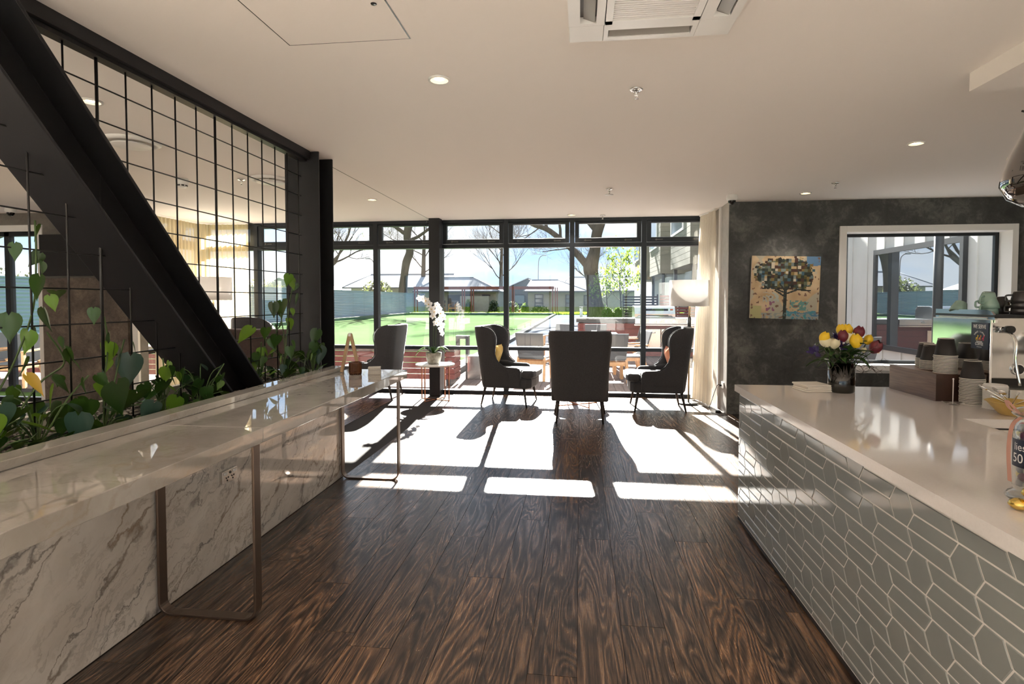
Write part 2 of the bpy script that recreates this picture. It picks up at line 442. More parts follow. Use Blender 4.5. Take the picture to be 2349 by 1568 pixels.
M['ribbon'] = plain('dusty_ribbon', (.42, .22, .17), .6)
M['gold'] = plain('gold_foil', (.80, .58, .16), .18, 1)
M['terracotta'] = plain('terracotta_planter', (.40, .10, .07), .6)
M['bulb_warm'] = emis('warm_lamp', (1.0, .66, .34), 6.0)
M['grille'] = plain('grille_dark', (.09, .085, .08), .6)
M['louvre'] = plain('louvre_grey', (.26, .25, .235), .5)
M['sink'] = plain('sink_steel', (.015, .014, .013), .4)
M['red_badge'] = plain('red_badge', (.50, .02, .03), .4)

# ================================================================== the room
PLAN = [(-9.6, -6.2), (6.6, -6.2), (6.6, 7.6), (1.95, 7.6), (1.95, 8.8), (-6.25, 8.8), (-6.25, 7.35), (-9.6, 7.35)]
floor = struct(MB().prism(PLAN, 'z', -.25, -.005).build('floor', M['gap']))
rnd = random.Random(3)
JOINT = {-5: 4.15, -4: 3.40, -3: 2.90, -2: 3.71, 0: 3.45, 3: 3.48, 4: 2.84, 1: 2.54, -1: 2.16, -7: 2.75, -6: 2.34, -9: 2.96, -8: 3.61, -10: 3.93}
fl = wloc(floor)
for k in range(-42, 10):
    x0, x1 = -.006 + .1937 * k, -.006 + .1937 * (k + 1)
    if x1 > -2.6 and x0 < -1.97: continue
    ya, yb = (.9, 8.7) if x1 > -2 else (2.6, 8.7)
    if x0 > 1.05: ya = 3.88
    if x1 < -6.2: yb = 7.3
    x0c, x1c = x0 + .0012, min(x1 - .0012, 1.93)
    j = JOINT.get(k, rnd.uniform(2.2, 4.0)); cuts = [j + n * 1.9 for n in range(-3, 6)]
    ys = [ya] + [c for c in cuts if ya + .1 < c < yb - .1] + [yb]
    for a, b in zip(ys, ys[1:]):
        MB().box(x0c, x1c, a + .0012, b - .0012, -.014, 0).build('plank', M['floor'], floor)

MB().box(-9.6, 6.45, -6.2, .88, -.006, -.001).build('bounce_slab', M['stone'], floor)  # unseen pale floor, added to reflect light onto the ceiling

ceil = struct(MB().prism(PLAN, 'z', 2.7, 2.86).build('ceiling', M['ceiling']))
MB().box(-2.305, -2.300, 5.0, 8.66, 2.698, 2.7005).build('joint_line', M['grille'], ceil)
MB().box(2.11, 5.2, -3, 3.42, 2.6, 2.7).build('bulkhead', M['ceiling'], ceil)

# --- plaster wall with the picture and the inner window
wr = struct(MB().box(1.87, 3.26, 7.5, 7.72, 0, 2.7).box(5.15, 6.6, 7.5, 7.72, 0, 2.7).box(3.26, 5.15, 7.5, 7.72, 0, .645).box(3.26, 5.15, 7.5, 7.72, 2.31, 2.7).build('wall_right', M['conc']))
struct(MB().box(1.868, 1.95, 7.72, 8.8, 0, 2.7).box(1.862, 1.8695, 7.492, 7.75, 0, 2.7).build('wall_return', M['conc_light']))
struct(MB().box(1.845, 1.868, 7.88, 7.93, 0, 2.7).build('trim_1', M['white']))
struct(MB().box(6.45, 6.6, -6.2, 7.5, 0, 2.7).build('wall_east', M['wall_white']))
struct(MB().box(-9.75, -9.6, -6.2, 7.35, 0, 2.7).build('wall_west', M['wall_white']))
# back of the room behind the camera: a long unseen window, added to let daylight in
struct(MB().box(-9.6, -7.5, -6.35, -6.2, 0, 2.7).box(5, 6.6, -6.35, -6.2, 0, 2.7).box(-7.5, 5, -6.35, -6.2, 2.5, 2.7).build('wall_back', M['wall_white']))
wb = sroot('window_20', (-1.25, -6.28, 0))
for i in range(9): MB().box(-7.5 + i * 1.5625 - .035, -7.5 + i * 1.5625 + .035, -6.34, -6.22, 0, 2.5).build('mullion', M['alu'], wb)
for i in range(8): MB().box(-7.46 + i * 1.5625, -7.5 + (i + 1) * 1.5625 - .04, -6.285, -6.279, 0, 2.5).build('pane', M['glass'], wb)

w9 = sroot('window_10', (4.2, 7.5, .645))
fb = MB(); X0, X1, Z0, Z1 = 3.26, 5.15, .645, 2.31
fb.box(X0 - .07, X0 + .012, 7.478, 7.76, Z0 - .09, Z1 + .065).box(X1 - .012, X1 + .055, 7.478, 7.76, Z0 - .09, Z1 + .065)
fb.box(X0 + .012, X1 - .012, 7.478, 7.76, Z1 - .012, Z1 + .065).box(X0 + .012, X1 - .012, 7.44, 7.76, Z0 - .055, Z0 + .012).box(X0 - .07, X1 + .055, 7.482, 7.5, Z0 - .09, Z0 - .055)
fb.build('window_frame', M['white'], w9, bevel=.003)
fb = MB(); fb.box(X0 + .012, X0 + .055, 7.70, 7.75, Z0 + .012, Z1 - .012).box(X1 - .055, X1 - .012, 7.70, 7.75, Z0 + .012, Z1 - .012)
fb.box(X0 + .055, X1 - .055, 7.70, 7.75, Z1 - .05, Z1 - .012).box(X0 + .055, X1 - .055, 7.70, 7.75, Z0 + .012, Z0 + .05)
fb.build('sash', M['alu'], w9, bevel=.002)
MB().box(X0 + .055, X1 - .055, 7.722, 7.728, Z0 + .05, Z1 - .05).build('pane', M['glass'], w9)

# --- garden window wall: one bay between two mullions
def bay(n, x0, x1, Y=8.72):
    w_ = sroot('window_%d' % n, ((x0 + x1) / 2, Y, 0)); h = .036
    a, b = x0 + h, x1 - h
    MB().box(x0 - h, x0 + h, Y - .06, Y + .07, 0, 2.7).build('mullion', M['alu'], w_, bevel=.003)
    MB().box(a, b, Y - .06, Y + .07, 0, .055).build('sill', M['alu'], w_, bevel=.003)
    MB().box(a, b, Y - .05, Y + .06, .685, .74).build('mid_rail', M['alu'], w_, bevel=.003)
    MB().box(a, b, Y - .06, Y + .07, 2.265, 2.325).build('transom', M['alu'], w_, bevel=.003)
    MB().box(a, b, Y - .06, Y + .07, 2.65, 2.7).build('head', M['alu'], w_, bevel=.003)
    s = MB(); f = .068
    s.box(a + .006, a + f, Y - .045, Y + .03, 2.33, 2.647).box(b - f, b - .006, Y - .045, Y + .03, 2.33, 2.647)
    s.box(a + f, b - f, Y - .045, Y + .03, 2.33, 2.40).box(a + f, b - f, Y - .045, Y + .03, 2.615, 2.647)
    sh = s.build('awning_sash', M['alu'], w_, bevel=.003)
    for q in (.2, .8):
        xx = lerp(a, b, q); MB().box(xx - .055, xx + .055, Y - .058, Y - .045, 2.358, 2.370).box(xx - .045, xx - .03, Y - .075, Y - .045, 2.352, 2.376).build('stay_handle', M['grille'], sh)
    MB().box(a + f, b - f, Y - .002, Y + .004, 2.40, 2.615).build('pane', M['glass'], w_)
    MB().box(a, b, Y - .002, Y + .004, .74, 2.265).build('pane', M['glass'], w_)
    MB().box(a, b, Y - .002, Y + .004, .055, .685).build('pane', M['glass'], w_)
    return w_
MX = [-6.16, -5.23, -4.22, -3.215, -2.17, -1.136, -.125, .945, 1.92]
for i in range(8): bay(i + 1, MX[i], MX[i + 1])
MB().box(1.885, 1.95, 8.66, 8.79, 0, 2.7).build('mullion', M['alu'], bpy.data.objects['window_8'])
struct(MB().box(-2.285, -2.12, 8.42, 8.6, 0, 2.7).build('pillar', M['steel'], bevel=.003))

# --- left bay: return glazing, fireplace wall and its window
w11 = sroot('window_9', (-6.2, 8.0, 0))
for y in (7.40, 8.03, 8.62): MB().box(-6.25, -6.15, y - .035, y + .035, 0, 2.7).build('mullion', M['alu'], w11)
for z0, z1 in ((0, .055), (.685, .74), (2.265, 2.4), (2.62, 2.7)):
    for y0, y1 in ((7.435, 7.995), (8.065, 8.585)): MB().box(-6.24, -6.16, y0, y1, z0, z1).build('rail', M['alu'], w11)
for z0, z1 in ((.055, .685), (.74, 2.265), (2.4, 2.62)):
    for y0, y1 in ((7.435, 7.995), (8.065, 8.585)): MB().box(-6.203, -6.197, y0, y1, z0, z1).build('pane', M['glass'], w11)
struct(MB().box(-9.6, -9.3, 7.25, 7.4, 0, 2.7).box(-7.68, -6.12, 7.25, 7.4, 0, 2.7).box(-9.3, -7.68, 7.25, 7.4, 2.44, 2.7).build('wall_left', M['conc_mid']))
fp = struct(MB().box(-7.57, -6.25, 7.19, 7.25, 0, 1.77).build('wall_fireplace', M['conc_warm']))
struct(MB().box(-6.21, -6.12, 7.21, 7.25, 0, 2.7).build('trim_2', M['white']))
w12 = sroot('window_11', (-8.5, 7.3, 0))
MB().box(-9.3, -9.22, 7.235, 7.3, 0, 2.53).box(-7.68, -7.60, 7.235, 7.3, 0, 2.53).box(-9.22, -7.68, 7.235, 7.3, 2.44, 2.53).build('window_frame', M['white'], w12)
MB().box(-9.22, -9.15, 7.3, 7.38, 0, 2.44).box(-8.28, -8.20, 7.3, 7.38, 0, 2.44).box(-7.74, -7.68, 7.3, 7.38, 0, 2.44).box(-9.15, -7.74, 7.3, 7.38, 2.38, 2.44).box(-9.15, -7.74, 7.3, 7.38, 0, .05).build('sash', M['alu'], w12)
MB().box(-9.15, -8.28, 7.337, 7.343, .05, 2.38).build('pane', M['glass'], w12)
MB().box(-8.20, -7.74, 7.337, 7.343, .05, 2.38).build('pane', M['glass'], w12)
tv = MB().box(-7.56, -6.32, 7.15, 7.185, 1.80, 2.38).build('television', M['steel'], bevel=.004)
tag(tv, 'wide dark television hung above the brown plaster fireplace', 'television')

# ================================================================== steel frame and wire screen
def isect(mb, a, b, xc, nvec, depth, width, tf=.016, tw=.012):
    """I-section between points a and b; a and b lie on the outer face of the upper flange at x = xc"""
    hw, ht = width / 2, tw / 2
    pr = [(-hw, 0), (hw, 0), (hw, -tf), (ht, -tf), (ht, tf - depth), (hw, tf - depth), (hw, -depth), (-hw, -depth), (-hw, tf - depth), (-ht, tf - depth), (-ht, -tf), (-hw, -tf)]
    n = Vector(nvec)
    P = [Vector(a) + Vector((x, 0, 0)) + n * q for x, q in pr] + [Vector(b) + Vector((x, 0, 0)) + n * q for x, q in pr]
    k = len(pr); fs = [(i, (i + 1) % k, (i + 1) % k + k, i + k) for i in range(k)]
    fs += [(0, 1, 2, 11), (11, 2, 3, 10), (10, 3, 4, 9), (9, 4, 5, 8), (8, 5, 6, 7)]
    fs += [tuple(i + k for i in f) for f in fs[-5:]]
    mb.add(P, fs); return mb
brace = isect(MB(), (-2.30, 1.905, 2.697), (-2.30, 3.734, .79), -2.30, (0, .7216, .692), .264, .30).build('steel_brace', M['steel'], bevel=.004)
tag(brace, 'dark steel I-beam leaning diagonally through the wire screen', 'beam')
colm = isect(MB(), (-2.325, 4.55, 0), (-2.325, 4.55, 2.7), -2.325, (0, -1, 0), .28, .30).build('steel_column', M['steel'], bevel=.003)
tag(colm, 'dark upright steel I-column at the end of the wire screen', 'column')
beam = MB().box(-2.36, -2.24, 2.0, 4.53, 2.635, 2.7).box(-2.33, -2.27, 2.0, 4.53, 2.615, 2.635).build('head_beam', M['steel'])
tag(beam, 'dark steel channel fixed along the ceiling above the wire screen', 'beam')
scr = thing('wire_screen', 'black steel wire grid screen standing over the planter', 'screen', (-2.30, 3.0, .86))
for i in range(-4, 13):
    y = 4.442 - .1775 * (12 - i); r = .0075 if i in (1, 6) else .0045
    MB().tube([(-2.30, y, .86), (-2.30, y, 2.62)], r, 6).build('rod', M['black'], scr)
for i in range(11):
    z = 1.512 + .1625 * (i - 4)
    MB().tube([(-2.305, 1.2, z), (-2.305, 4.5, z)], .0038, 6).build('rod', M['black'], scr)

# ================================================================== planter and marble bar
pl = thing('planter', 'long white marble clad planter trough full of climbing plants', 'planter', (-2.28, 2.5, 0))
MB().box(-1.99, -1.95, .5, 4.47, 0, .88).build('front_panel', M['marble'], pl, bevel=.002)
MB().box(-2.045, -1.942, .5, 4.49, .88, .915).build('cap', M['marble_top'], pl, bevel=.003)
MB().box(-2.62, -1.99, 4.45, 4.49, 0, .88).build('end_panel', M['marble'], pl)
MB().box(-2.66, -2.62, .5, 4.49, 0, .90).build('rear_panel', M['conc_light'], pl)
MB().box(-2.62, -1.99, .5, 4.45, .0, .835).build('soil', M['soil'], pl)
pb = MB(); rp_ = random.Random(5)
ico = [(0, 0, 1), (.894, 0, .447), (.276, .851, .447), (-.724, .526, .447), (-.724, -.526, .447), (.276, -.851, .447), (.724, .526, -.447), (-.276, .851, -.447), (-.894, 0, -.447), (-.276, -.851, -.447), (.724, -.526, -.447), (0, 0, -1)]
icf = [(0, 1, 2), (0, 2, 3), (0, 3, 4), (0, 4, 5), (0, 5, 1), (1, 6, 2), (2, 7, 3), (3, 8, 4), (4, 9, 5), (5, 10, 1), (6, 7, 2), (7, 8, 3), (8, 9, 4), (9, 10, 5), (10, 6, 1), (11, 7, 6), (11, 8, 7), (11, 9, 8), (11, 10, 9), (11, 6, 10)]
for i in range(2600):
    c = Vector((rp_.uniform(-2.6, -2.06), rp_.uniform(1.3, 4.43), .842 + rp_.uniform(-.006, .012)))
    a = rp_.uniform(0, 6.3); s1, s2, s3 = rp_.uniform(.010, .019), rp_.uniform(.008, .013), rp_.uniform(.006, .010)
    pb.add([c + rz_m(a) @ Vector((p[0] * s1, p[1] * s2, p[2] * s3)) for p in ico], icf, True)
tag(pb.build('pebbles', M['pebble'], pl, fix=False), kind='stuff')

bar = thing('marble_bar', 'white veined marble bar top on bent bronze legs', 'bar counter', (-1.69, 2.5, 0))
MB().box(-1.942, -1.43, .5, 2.405, .812, .88).build('top', M['marble_top'], bar, bevel=.003)
MB().box(-1.942, -1.43, 2.407, 4.57, .812, .88).build('top', M['marble_top'], bar, bevel=.003)
def uleg(y):
    xa, xb, r, th, hw = -1.938, -1.452, .06, .012, .026
    pts = [(xa, .812)]
    for i in range(7):
        q = math.pi + math.pi / 2 * i / 6; pts.append((xa + r + r * math.cos(q), r + .001 + r * math.sin(q)))
    for i in range(7):
        q = 1.5 * math.pi + math.pi / 2 * i / 6; pts.append((xb - r + r * math.cos(q), r + .001 + r * math.sin(q)))
    pts.append((xb, .812))
    P = [Vector((x, 0, z)) for x, z in pts]; vs = []
    for i, p in enumerate(P):
        tg = (P[min(i + 1, len(P) - 1)] - P[max(i - 1, 0)]).normalized(); nn = Vector((-tg.z, 0, tg.x))
        for off, yy in ((0, -hw), (0, hw), (th, hw), (th, -hw)): vs.append(p + nn * off + Vector((0, y + yy, 0)))
    fs = [(i * 4 + j, i * 4 + (j + 1) % 4, (i + 1) * 4 + (j + 1) % 4, (i + 1) * 4 + j) for i in range(len(P) - 1) for j in range(4)]
    fs += [(0, 1, 2, 3), tuple((len(P) - 1) * 4 + j for j in range(4))]
    return MB().add(vs, fs)
for y in (.7, 2.39, 4.42): uleg(y).build('leg', M['leg'], bar, bevel=.002)
so = thing('power_outlet', 'silver double power outlet on the marble planter side', 'outlet', (-1.94, 2.91, .453))
MB().box(-1.951, -1.928, 2.847, 2.975, .453, .523).build('plate', M['stainless'], so, bevel=.003)
for y in (2.872, 2.95):
    MB().box(-1.928, -1.924, y - .012, y + .012, .500, .514).build('switch', M['white_gloss'], so)
for y in (2.885, 2.935):
    for dy, dz, a in ((-.009, .004, .5), (.009, .004, -.5), (0, -.011, 0)):
        MB().obox((-1.927, y + dy, .478 + dz), (.004, .003, .009), Matrix.Rotation(a, 3, 'X')).build('socket_slot', M['black'], so)
MB().tube([(-1.930, 2.912, .505), (-1.925, 2.912, .505)], .007, 10).build('button', M['black'], so)

# ================================================================== service counter
ctr = thing('service_counter', 'service counter clad in grey geometric tiles with white quartz worktop edge', 'counter', (1.7, 2.2, 0))
MB().box(1.0476, 2.85, .3, 3.87, .03, .85).build('body', M['grout_glint'], ctr)
MB().box(1.10, 2.85, .3, 3.80, 0, .03).build('kick_plate', M['black'], ctr)
MB().box(1.046, 1.056, .3, 3.875, .008, .030).build('edge_trim', M['black'], ctr)
h, tt, mm, LL = .0555, .0355, .0705, .2125
cst = mm + tt + 2 * LL; per = 2 * (mm + tt) + 3 * LL
def tile(poly):
    for ax, lim, less in ((0, 3.872, True), (0, .9, False), (1, .856, True), (1, .034, False)):
        poly = clip_poly(poly, ax, lim, less)
        if len(poly) < 3: return
    cx = sum(p[0] for p in poly) / len(poly); cz = sum(p[1] for p in poly) / len(poly)
    ar = abs(sum(poly[i][0] * poly[(i + 1) % len(poly)][1] - poly[(i + 1) % len(poly)][0] * poly[i][1] for i in range(len(poly)))) / 2
    if ar < 2e-4: return
    def inset(d):
        n = len(poly); sgn = 1 if sum(poly[i][0] * poly[(i + 1) % n][1] - poly[(i + 1) % n][0] * poly[i][1] for i in range(n)) > 0 else -1
        out = []
        for i in range(n):
            a, b, c = Vector(poly[i - 1]), Vector(poly[i]), Vector(poly[(i + 1) % n])
            e1, e2 = (b - a), (c - b)
            if e1.length < 1e-6 or e2.length < 1e-6: out.append(tuple(b)); continue
            e1.normalize(); e2.normalize()
            n1, n2 = Vector((-e1.y, e1.x)) * sgn, Vector((-e2.y, e2.x)) * sgn
            bis = n1 + n2
            q = bis / max(.35, bis.length_squared / 2) if bis.length > 1e-6 else n1
            out.append(tuple(b + q * d))
        return out
    A, B = inset(.0014), inset(.0046); n = len(poly)
    vs = [(1.0555, p[0], p[1]) for p in A] + [(1.0492, p[0], p[1]) for p in A] + [(1.0450, p[0], p[1]) for p in B]
    fs = [(i, (i + 1) % n, (i + 1) % n + n, i + n) for i in range(n)] + [(i + n, (i + 1) % n + n, (i + 1) % n + 2 * n, i + 2 * n) for i in range(n)] + [tuple(range(2 * n, 3 * n))]
    MB().add(vs, fs).build('tile', M['tile'], ctr)
for k in range(-6, 18):
    zc = .73 - (k - 2) * h; yc0 = (1.654 + (k - 2) * cst) % per
    for n_ in range(-2, 6):
        yc = yc0 + n_ * per
        if yc < .2 or yc > 4.8: continue
        tile([(yc + mm, zc), (yc + tt, zc + h), (yc - tt, zc + h), (yc - mm, zc), (yc - tt, zc - h), (yc + tt, zc - h)])
        tile([(yc + tt, zc + h), (yc + tt + LL, zc + h), (yc + mm + LL, zc), (yc + mm, zc)])
        for q in (0, LL): tile([(yc + mm + q, zc), (yc + mm + LL + q, zc), (yc + tt + LL + q, zc - h), (yc + tt + q, zc - h)])
wt = MB(); z0, z1 = .858, .9
wt.box(1.022, 2.9, 2.9, 3.90, z0, z1).box(1.022, 1.8, 2.2, 2.9, z0, z1).box(2.4, 2.9, 2.2, 2.9, z0, z1).box(1.022, 2.9, .28, 2.2, z0, z1)
wt = wt.build('quartz_worktop', M['quartz'])
tag(wt, 'glossy white quartz worktop lying over the tiled service counter', 'worktop')
sk = MB(); sk.box(1.8, 2.4, 2.2, 2.9, .70, .71).box(1.79, 1.8, 2.2, 2.9, .70, .857).box(2.4, 2.41, 2.2, 2.9, .70, .857).box(1.79, 2.41, 2.19, 2.2, .70, .857).box(1.79, 2.41, 2.9, 2.91, .70, .857)
tag(sk.build('sink_basin', M['sink']), 'dark steel sink basin sunk into the white worktop', 'sink')

# ================================================================== things on the ceiling
def downlight(x, y, label, e=None):
    d = thing('downlight', label, 'light', (x, y, 2.69), group='recessed ceiling downlights')
    MB().lathe([(.050, 0), (.062, -.001), (.062, .010), (.050, .010), (.050, 0)], 28).build('trim_ring', M['white'], d, local=True)
    MB().lathe([(.050, .002), (.040, .0085), (.030, .009)], 28).build('reflector', M['bulb_dim'], d, local=True)
    MB().lathe([(.001, .0092), (.030, .0092)], 20).build('lamp', M['bulb_warm'], d, local=True)
    ld = bpy.data.lights.new('downlight_lamp', 'SPOT'); ld.energy = e or DL; ld.color = (1, .89, .77); ld.spot_size = R(120); ld.spot_blend = .8; ld.shadow_soft_size = .05
    lo = bpy.data.objects.new('downlight_lamp', ld); col.objects.link(lo); lo.parent = d; lo.location = (0, 0, -.01)
DL = 28
M['bulb_dim'] = emis('warm_reflector', (1.0, .70, .40), 1.15)
for x, y, l in ((-.79, 3.155, 'round recessed downlight glowing warm nearest the ceiling access hatch'),
                (-2.55, 6.77, 'small recessed downlight in the ceiling behind the steel column'),
                (-.13, 8.32, 'small recessed downlight in the ceiling along the garden window'),
                (2.63, 4.87, 'oval looking recessed downlight in the ceiling over the service counter'),
                (2.585, 6.96, 'recessed downlight in the ceiling close to the plaster wall'),
                (-3.03, 3.24, 'warm recessed downlight seen through the wire screen')):
    downlight(x, y, l)
for x in (-6, -3, 0, 3):  # extra out-of-view lamps, added to brighten the room
    for y in (-4.6, -2.7, -.8): downlight(x, y, 'added unseen fill downlight in the ceiling behind the camera', 340)
def sprinkler(x, y, label, s=1.0):
    d = thing('sprinkler', label, 'sprinkler', (x, y, 2.63), group='ceiling sprinklers')
    MB().lathe([(.012, .07), (.036, .068), (.040, .062), (.034, .058), (.022, .062)], 22).build('escutcheon', M['chrome'], d, local=True)
    b = MB(); b.tube([(0, 0, .066), (0, 0, .03)], .006, 8)
    for sx in (-1, 1): b.tube([(sx * .010, 0, .058), (sx * .012, 0, .035), (0, 0, .012)], .0025, 6)
    b.build('frame', M['chrome'], d, local=True)
    MB().lathe([(.001, .010), (.013, .010), (.014, .007), (.001, .006)], 16).build('deflector', M['chrome'], d, local=True)
for x, y, l in ((.322, 3.43, 'chrome sprinkler head hanging near the air conditioner'), (.318, 6.43, 'chrome sprinkler head over the grey armchairs'),
                (.32, 8.40, 'chrome sprinkler head by the garden window head'), (2.665, 6.38, 'chrome sprinkler head before the plaster wall'),
                (-3.45, 5.48, 'chrome sprinkler head behind the wire screen')): sprinkler(x, y, l)
dt = thing('smoke_detector', 'flat white disc detector under the ceiling over the armchairs', 'detector', (.32, 6.52, 2.64))
MB().lathe([(.001, .0), (.045, .001), (.05, .006), (.045, .011), (.001, .012)], 22).tube([(0, 0, .01), (0, 0, .06)], .006, 8).build('body', M['white_gloss'], dt, local=True)
d2 = thing('smoke_detector', 'white ribbed smoke detector behind the wire screen', 'detector', (-4.05, 5.40, 2.61))
MB().lathe([(.001, 0), (.035, 0), (.045, .012), (.06, .05), (.06, .09), (.001, .09)], 20).build('body', M['white_gloss'], d2, local=True)
for i in range(8):
    a = i * math.pi / 4; MB().obox((.047 * math.cos(a), .047 * math.sin(a), .020), (.006, .026, .014), rz_m(a)).build('slot', M['black'], d2, local=True)
def cctv(x, y, label):
    d = thing('dome_camera', label, 'camera', (x, y, 2.585))
    MB().lathe([(.060, .115), (.064, .08), (.058, .055), (.045, .048), (.001, .048)], 24).build('housing', M['white_gloss'], d, local=True)
    MB().lathe([(.044, .05), (.042, .03), (.03, .010), (.012, .001), (.001, 0)], 20).build('dome', M['blackgloss'], d, local=True)
cctv(1.775, 7.0, 'white dome security camera by the plaster wall corner'); cctv(-7.6, 6.8, 'white dome security camera above the fireplace side window')
def diffuser(x, y, r, label):
    d = thing('air_diffuser', label, 'vent', (x, y, 2.655), group='round ceiling diffusers')
    MB().lathe([(r, .045), (r * 1.02, .03), (r * .92, .018), (r * .80, .020), (r * .80, .045)], 40).build('rim', M['white'], d, local=True)
    MB().lathe([(.001, .0), (r * .66, .002), (r * .70, .012), (.001, .02)], 40).build('disc', M['white'], d, local=True)
    MB().tube([(0, 0, .01), (0, 0, .045)], .015, 8).build('stem', M['white'], d, local=True)
diffuser(-3.48, 4.08, .20, 'round white ceiling diffuser behind the diagonal steel beam'); diffuser(-3.15, 5.51, .20, 'round white ceiling diffuser beside the steel column')
ht_ = thing('ceiling_hatch', 'square flush access hatch with a dark gap in the ceiling', 'hatch', (-1.107, 2.35, 2.694))
MB().box(-1.411, -.803, 2.05, 2.657, 2.6980, 2.6995).build('surround', M['black'], ht_)
MB().box(-1.405, -.809, 2.054, 2.651, 2.6972, 2.6985).build('panel', M['ceiling'], ht_)
MB().lathe([(.001, 0), (.011, 0), (.013, .003)], 16, (-.862, 2.327, 2.694)).build('lock', M['black'], ht_)
ac = thing('air_conditioner', 'white ceiling cassette air conditioner with louvres', 'air conditioner', (.30, 2.36, 2.655))
ax0, ax1, ay0, ay1, az = -.055, .66, 1.99, 2.705, 2.66
s_ = .155
for x0, x1, y0, y1 in ((ax0, ax0 + s_, ay1 - s_, ay1), (ax1 - s_, ax1, ay1 - s_, ay1), (ax0, ax0 + s_, ay0, ay0 + s_), (ax1 - s_, ax1, ay0, ay0 + s_)):
    MB().box(x0 + .001, x1 - .001, y0 + .001, y1 - .001, az, 2.7).build('corner_panel', M['white_gloss'], ac, bevel=.003)
for sx, vert in ((0, 0), (1, 0), (0, 1), (1, 1)):
    b = MB(); l = MB()
    if vert == 0:
        y0, y1 = ((ay0, ay0 + s_), (ay1 - s_, ay1))[sx]; xa, xb = ax0 + s_, ax1 - s_
        b.box(xa, xb, y0, y0 + .05, az, 2.7).box(xa, xb, y1 - .035, y1, az, 2.7).box(xa, xa + .02, y0 + .05, y1 - .035, az, 2.7).box(xb - .02, xb, y0 + .05, y1 - .035, az, 2.7)
        l.obox(((xa + xb) / 2, (y0 + y1) / 2 + .012, az + .014), (xb - xa - .05, .052, .006), Matrix.Rotation(R(-22), 3, 'X'))
    else:
        x0, x1 = ((ax0, ax0 + s_), (ax1 - s_, ax1))[sx]; ya, yb = ay0 + s_, ay1 - s_
        b.box(x0, x0 + .05, ya, yb, az, 2.7).box(x1 - .035, x1, ya, yb, az, 2.7).box(x0 + .05, x1 - .035, ya, ya + .02, az, 2.7).box(x0 + .05, x1 - .035, yb - .02, yb, az, 2.7)
        l.obox(((x0 + x1) / 2 + .012, (ya + yb) / 2, az + .014), (.052, yb - ya - .05, .006), Matrix.Rotation(R(22), 3, 'Y'))
    q = b.build('outlet', M['white_gloss'], ac); l.build('louvre', M['louvre'], q)
MB().box(ax0 + .02, ax1 - .02, ay0 + .02, ay1 - .02, 2.690, 2.699).build('back_plate', M['grille'], ac)
g_ = MB(); gx0, gx1, gy0, gy1 = ax0 + s_ + .004, ax1 - s_ - .004, ay0 + s_ + .004, ay1 - s_ - .004
g_.box(gx0, gx0 + .03, gy0, gy1, az - .002, 2.69).box(gx1 - .03, gx1, gy0, gy1, az - .002, 2.69).box(gx0, gx1, gy0, gy0 + .03, az - .002, 2.69).box(gx0, gx1, gy1 - .03, gy1, az - .002, 2.69)
gr = g_.build('grille_frame', M['white_gloss'], ac)
for i in range(20):
    y = gy0 + .04 + i * (gy1 - gy0 - .08) / 19; MB().box(gx0 + .03, gx1 - .03, y - .0035, y + .0035, az + .002, az + .012).build('slat', M['white_gloss'], gr)

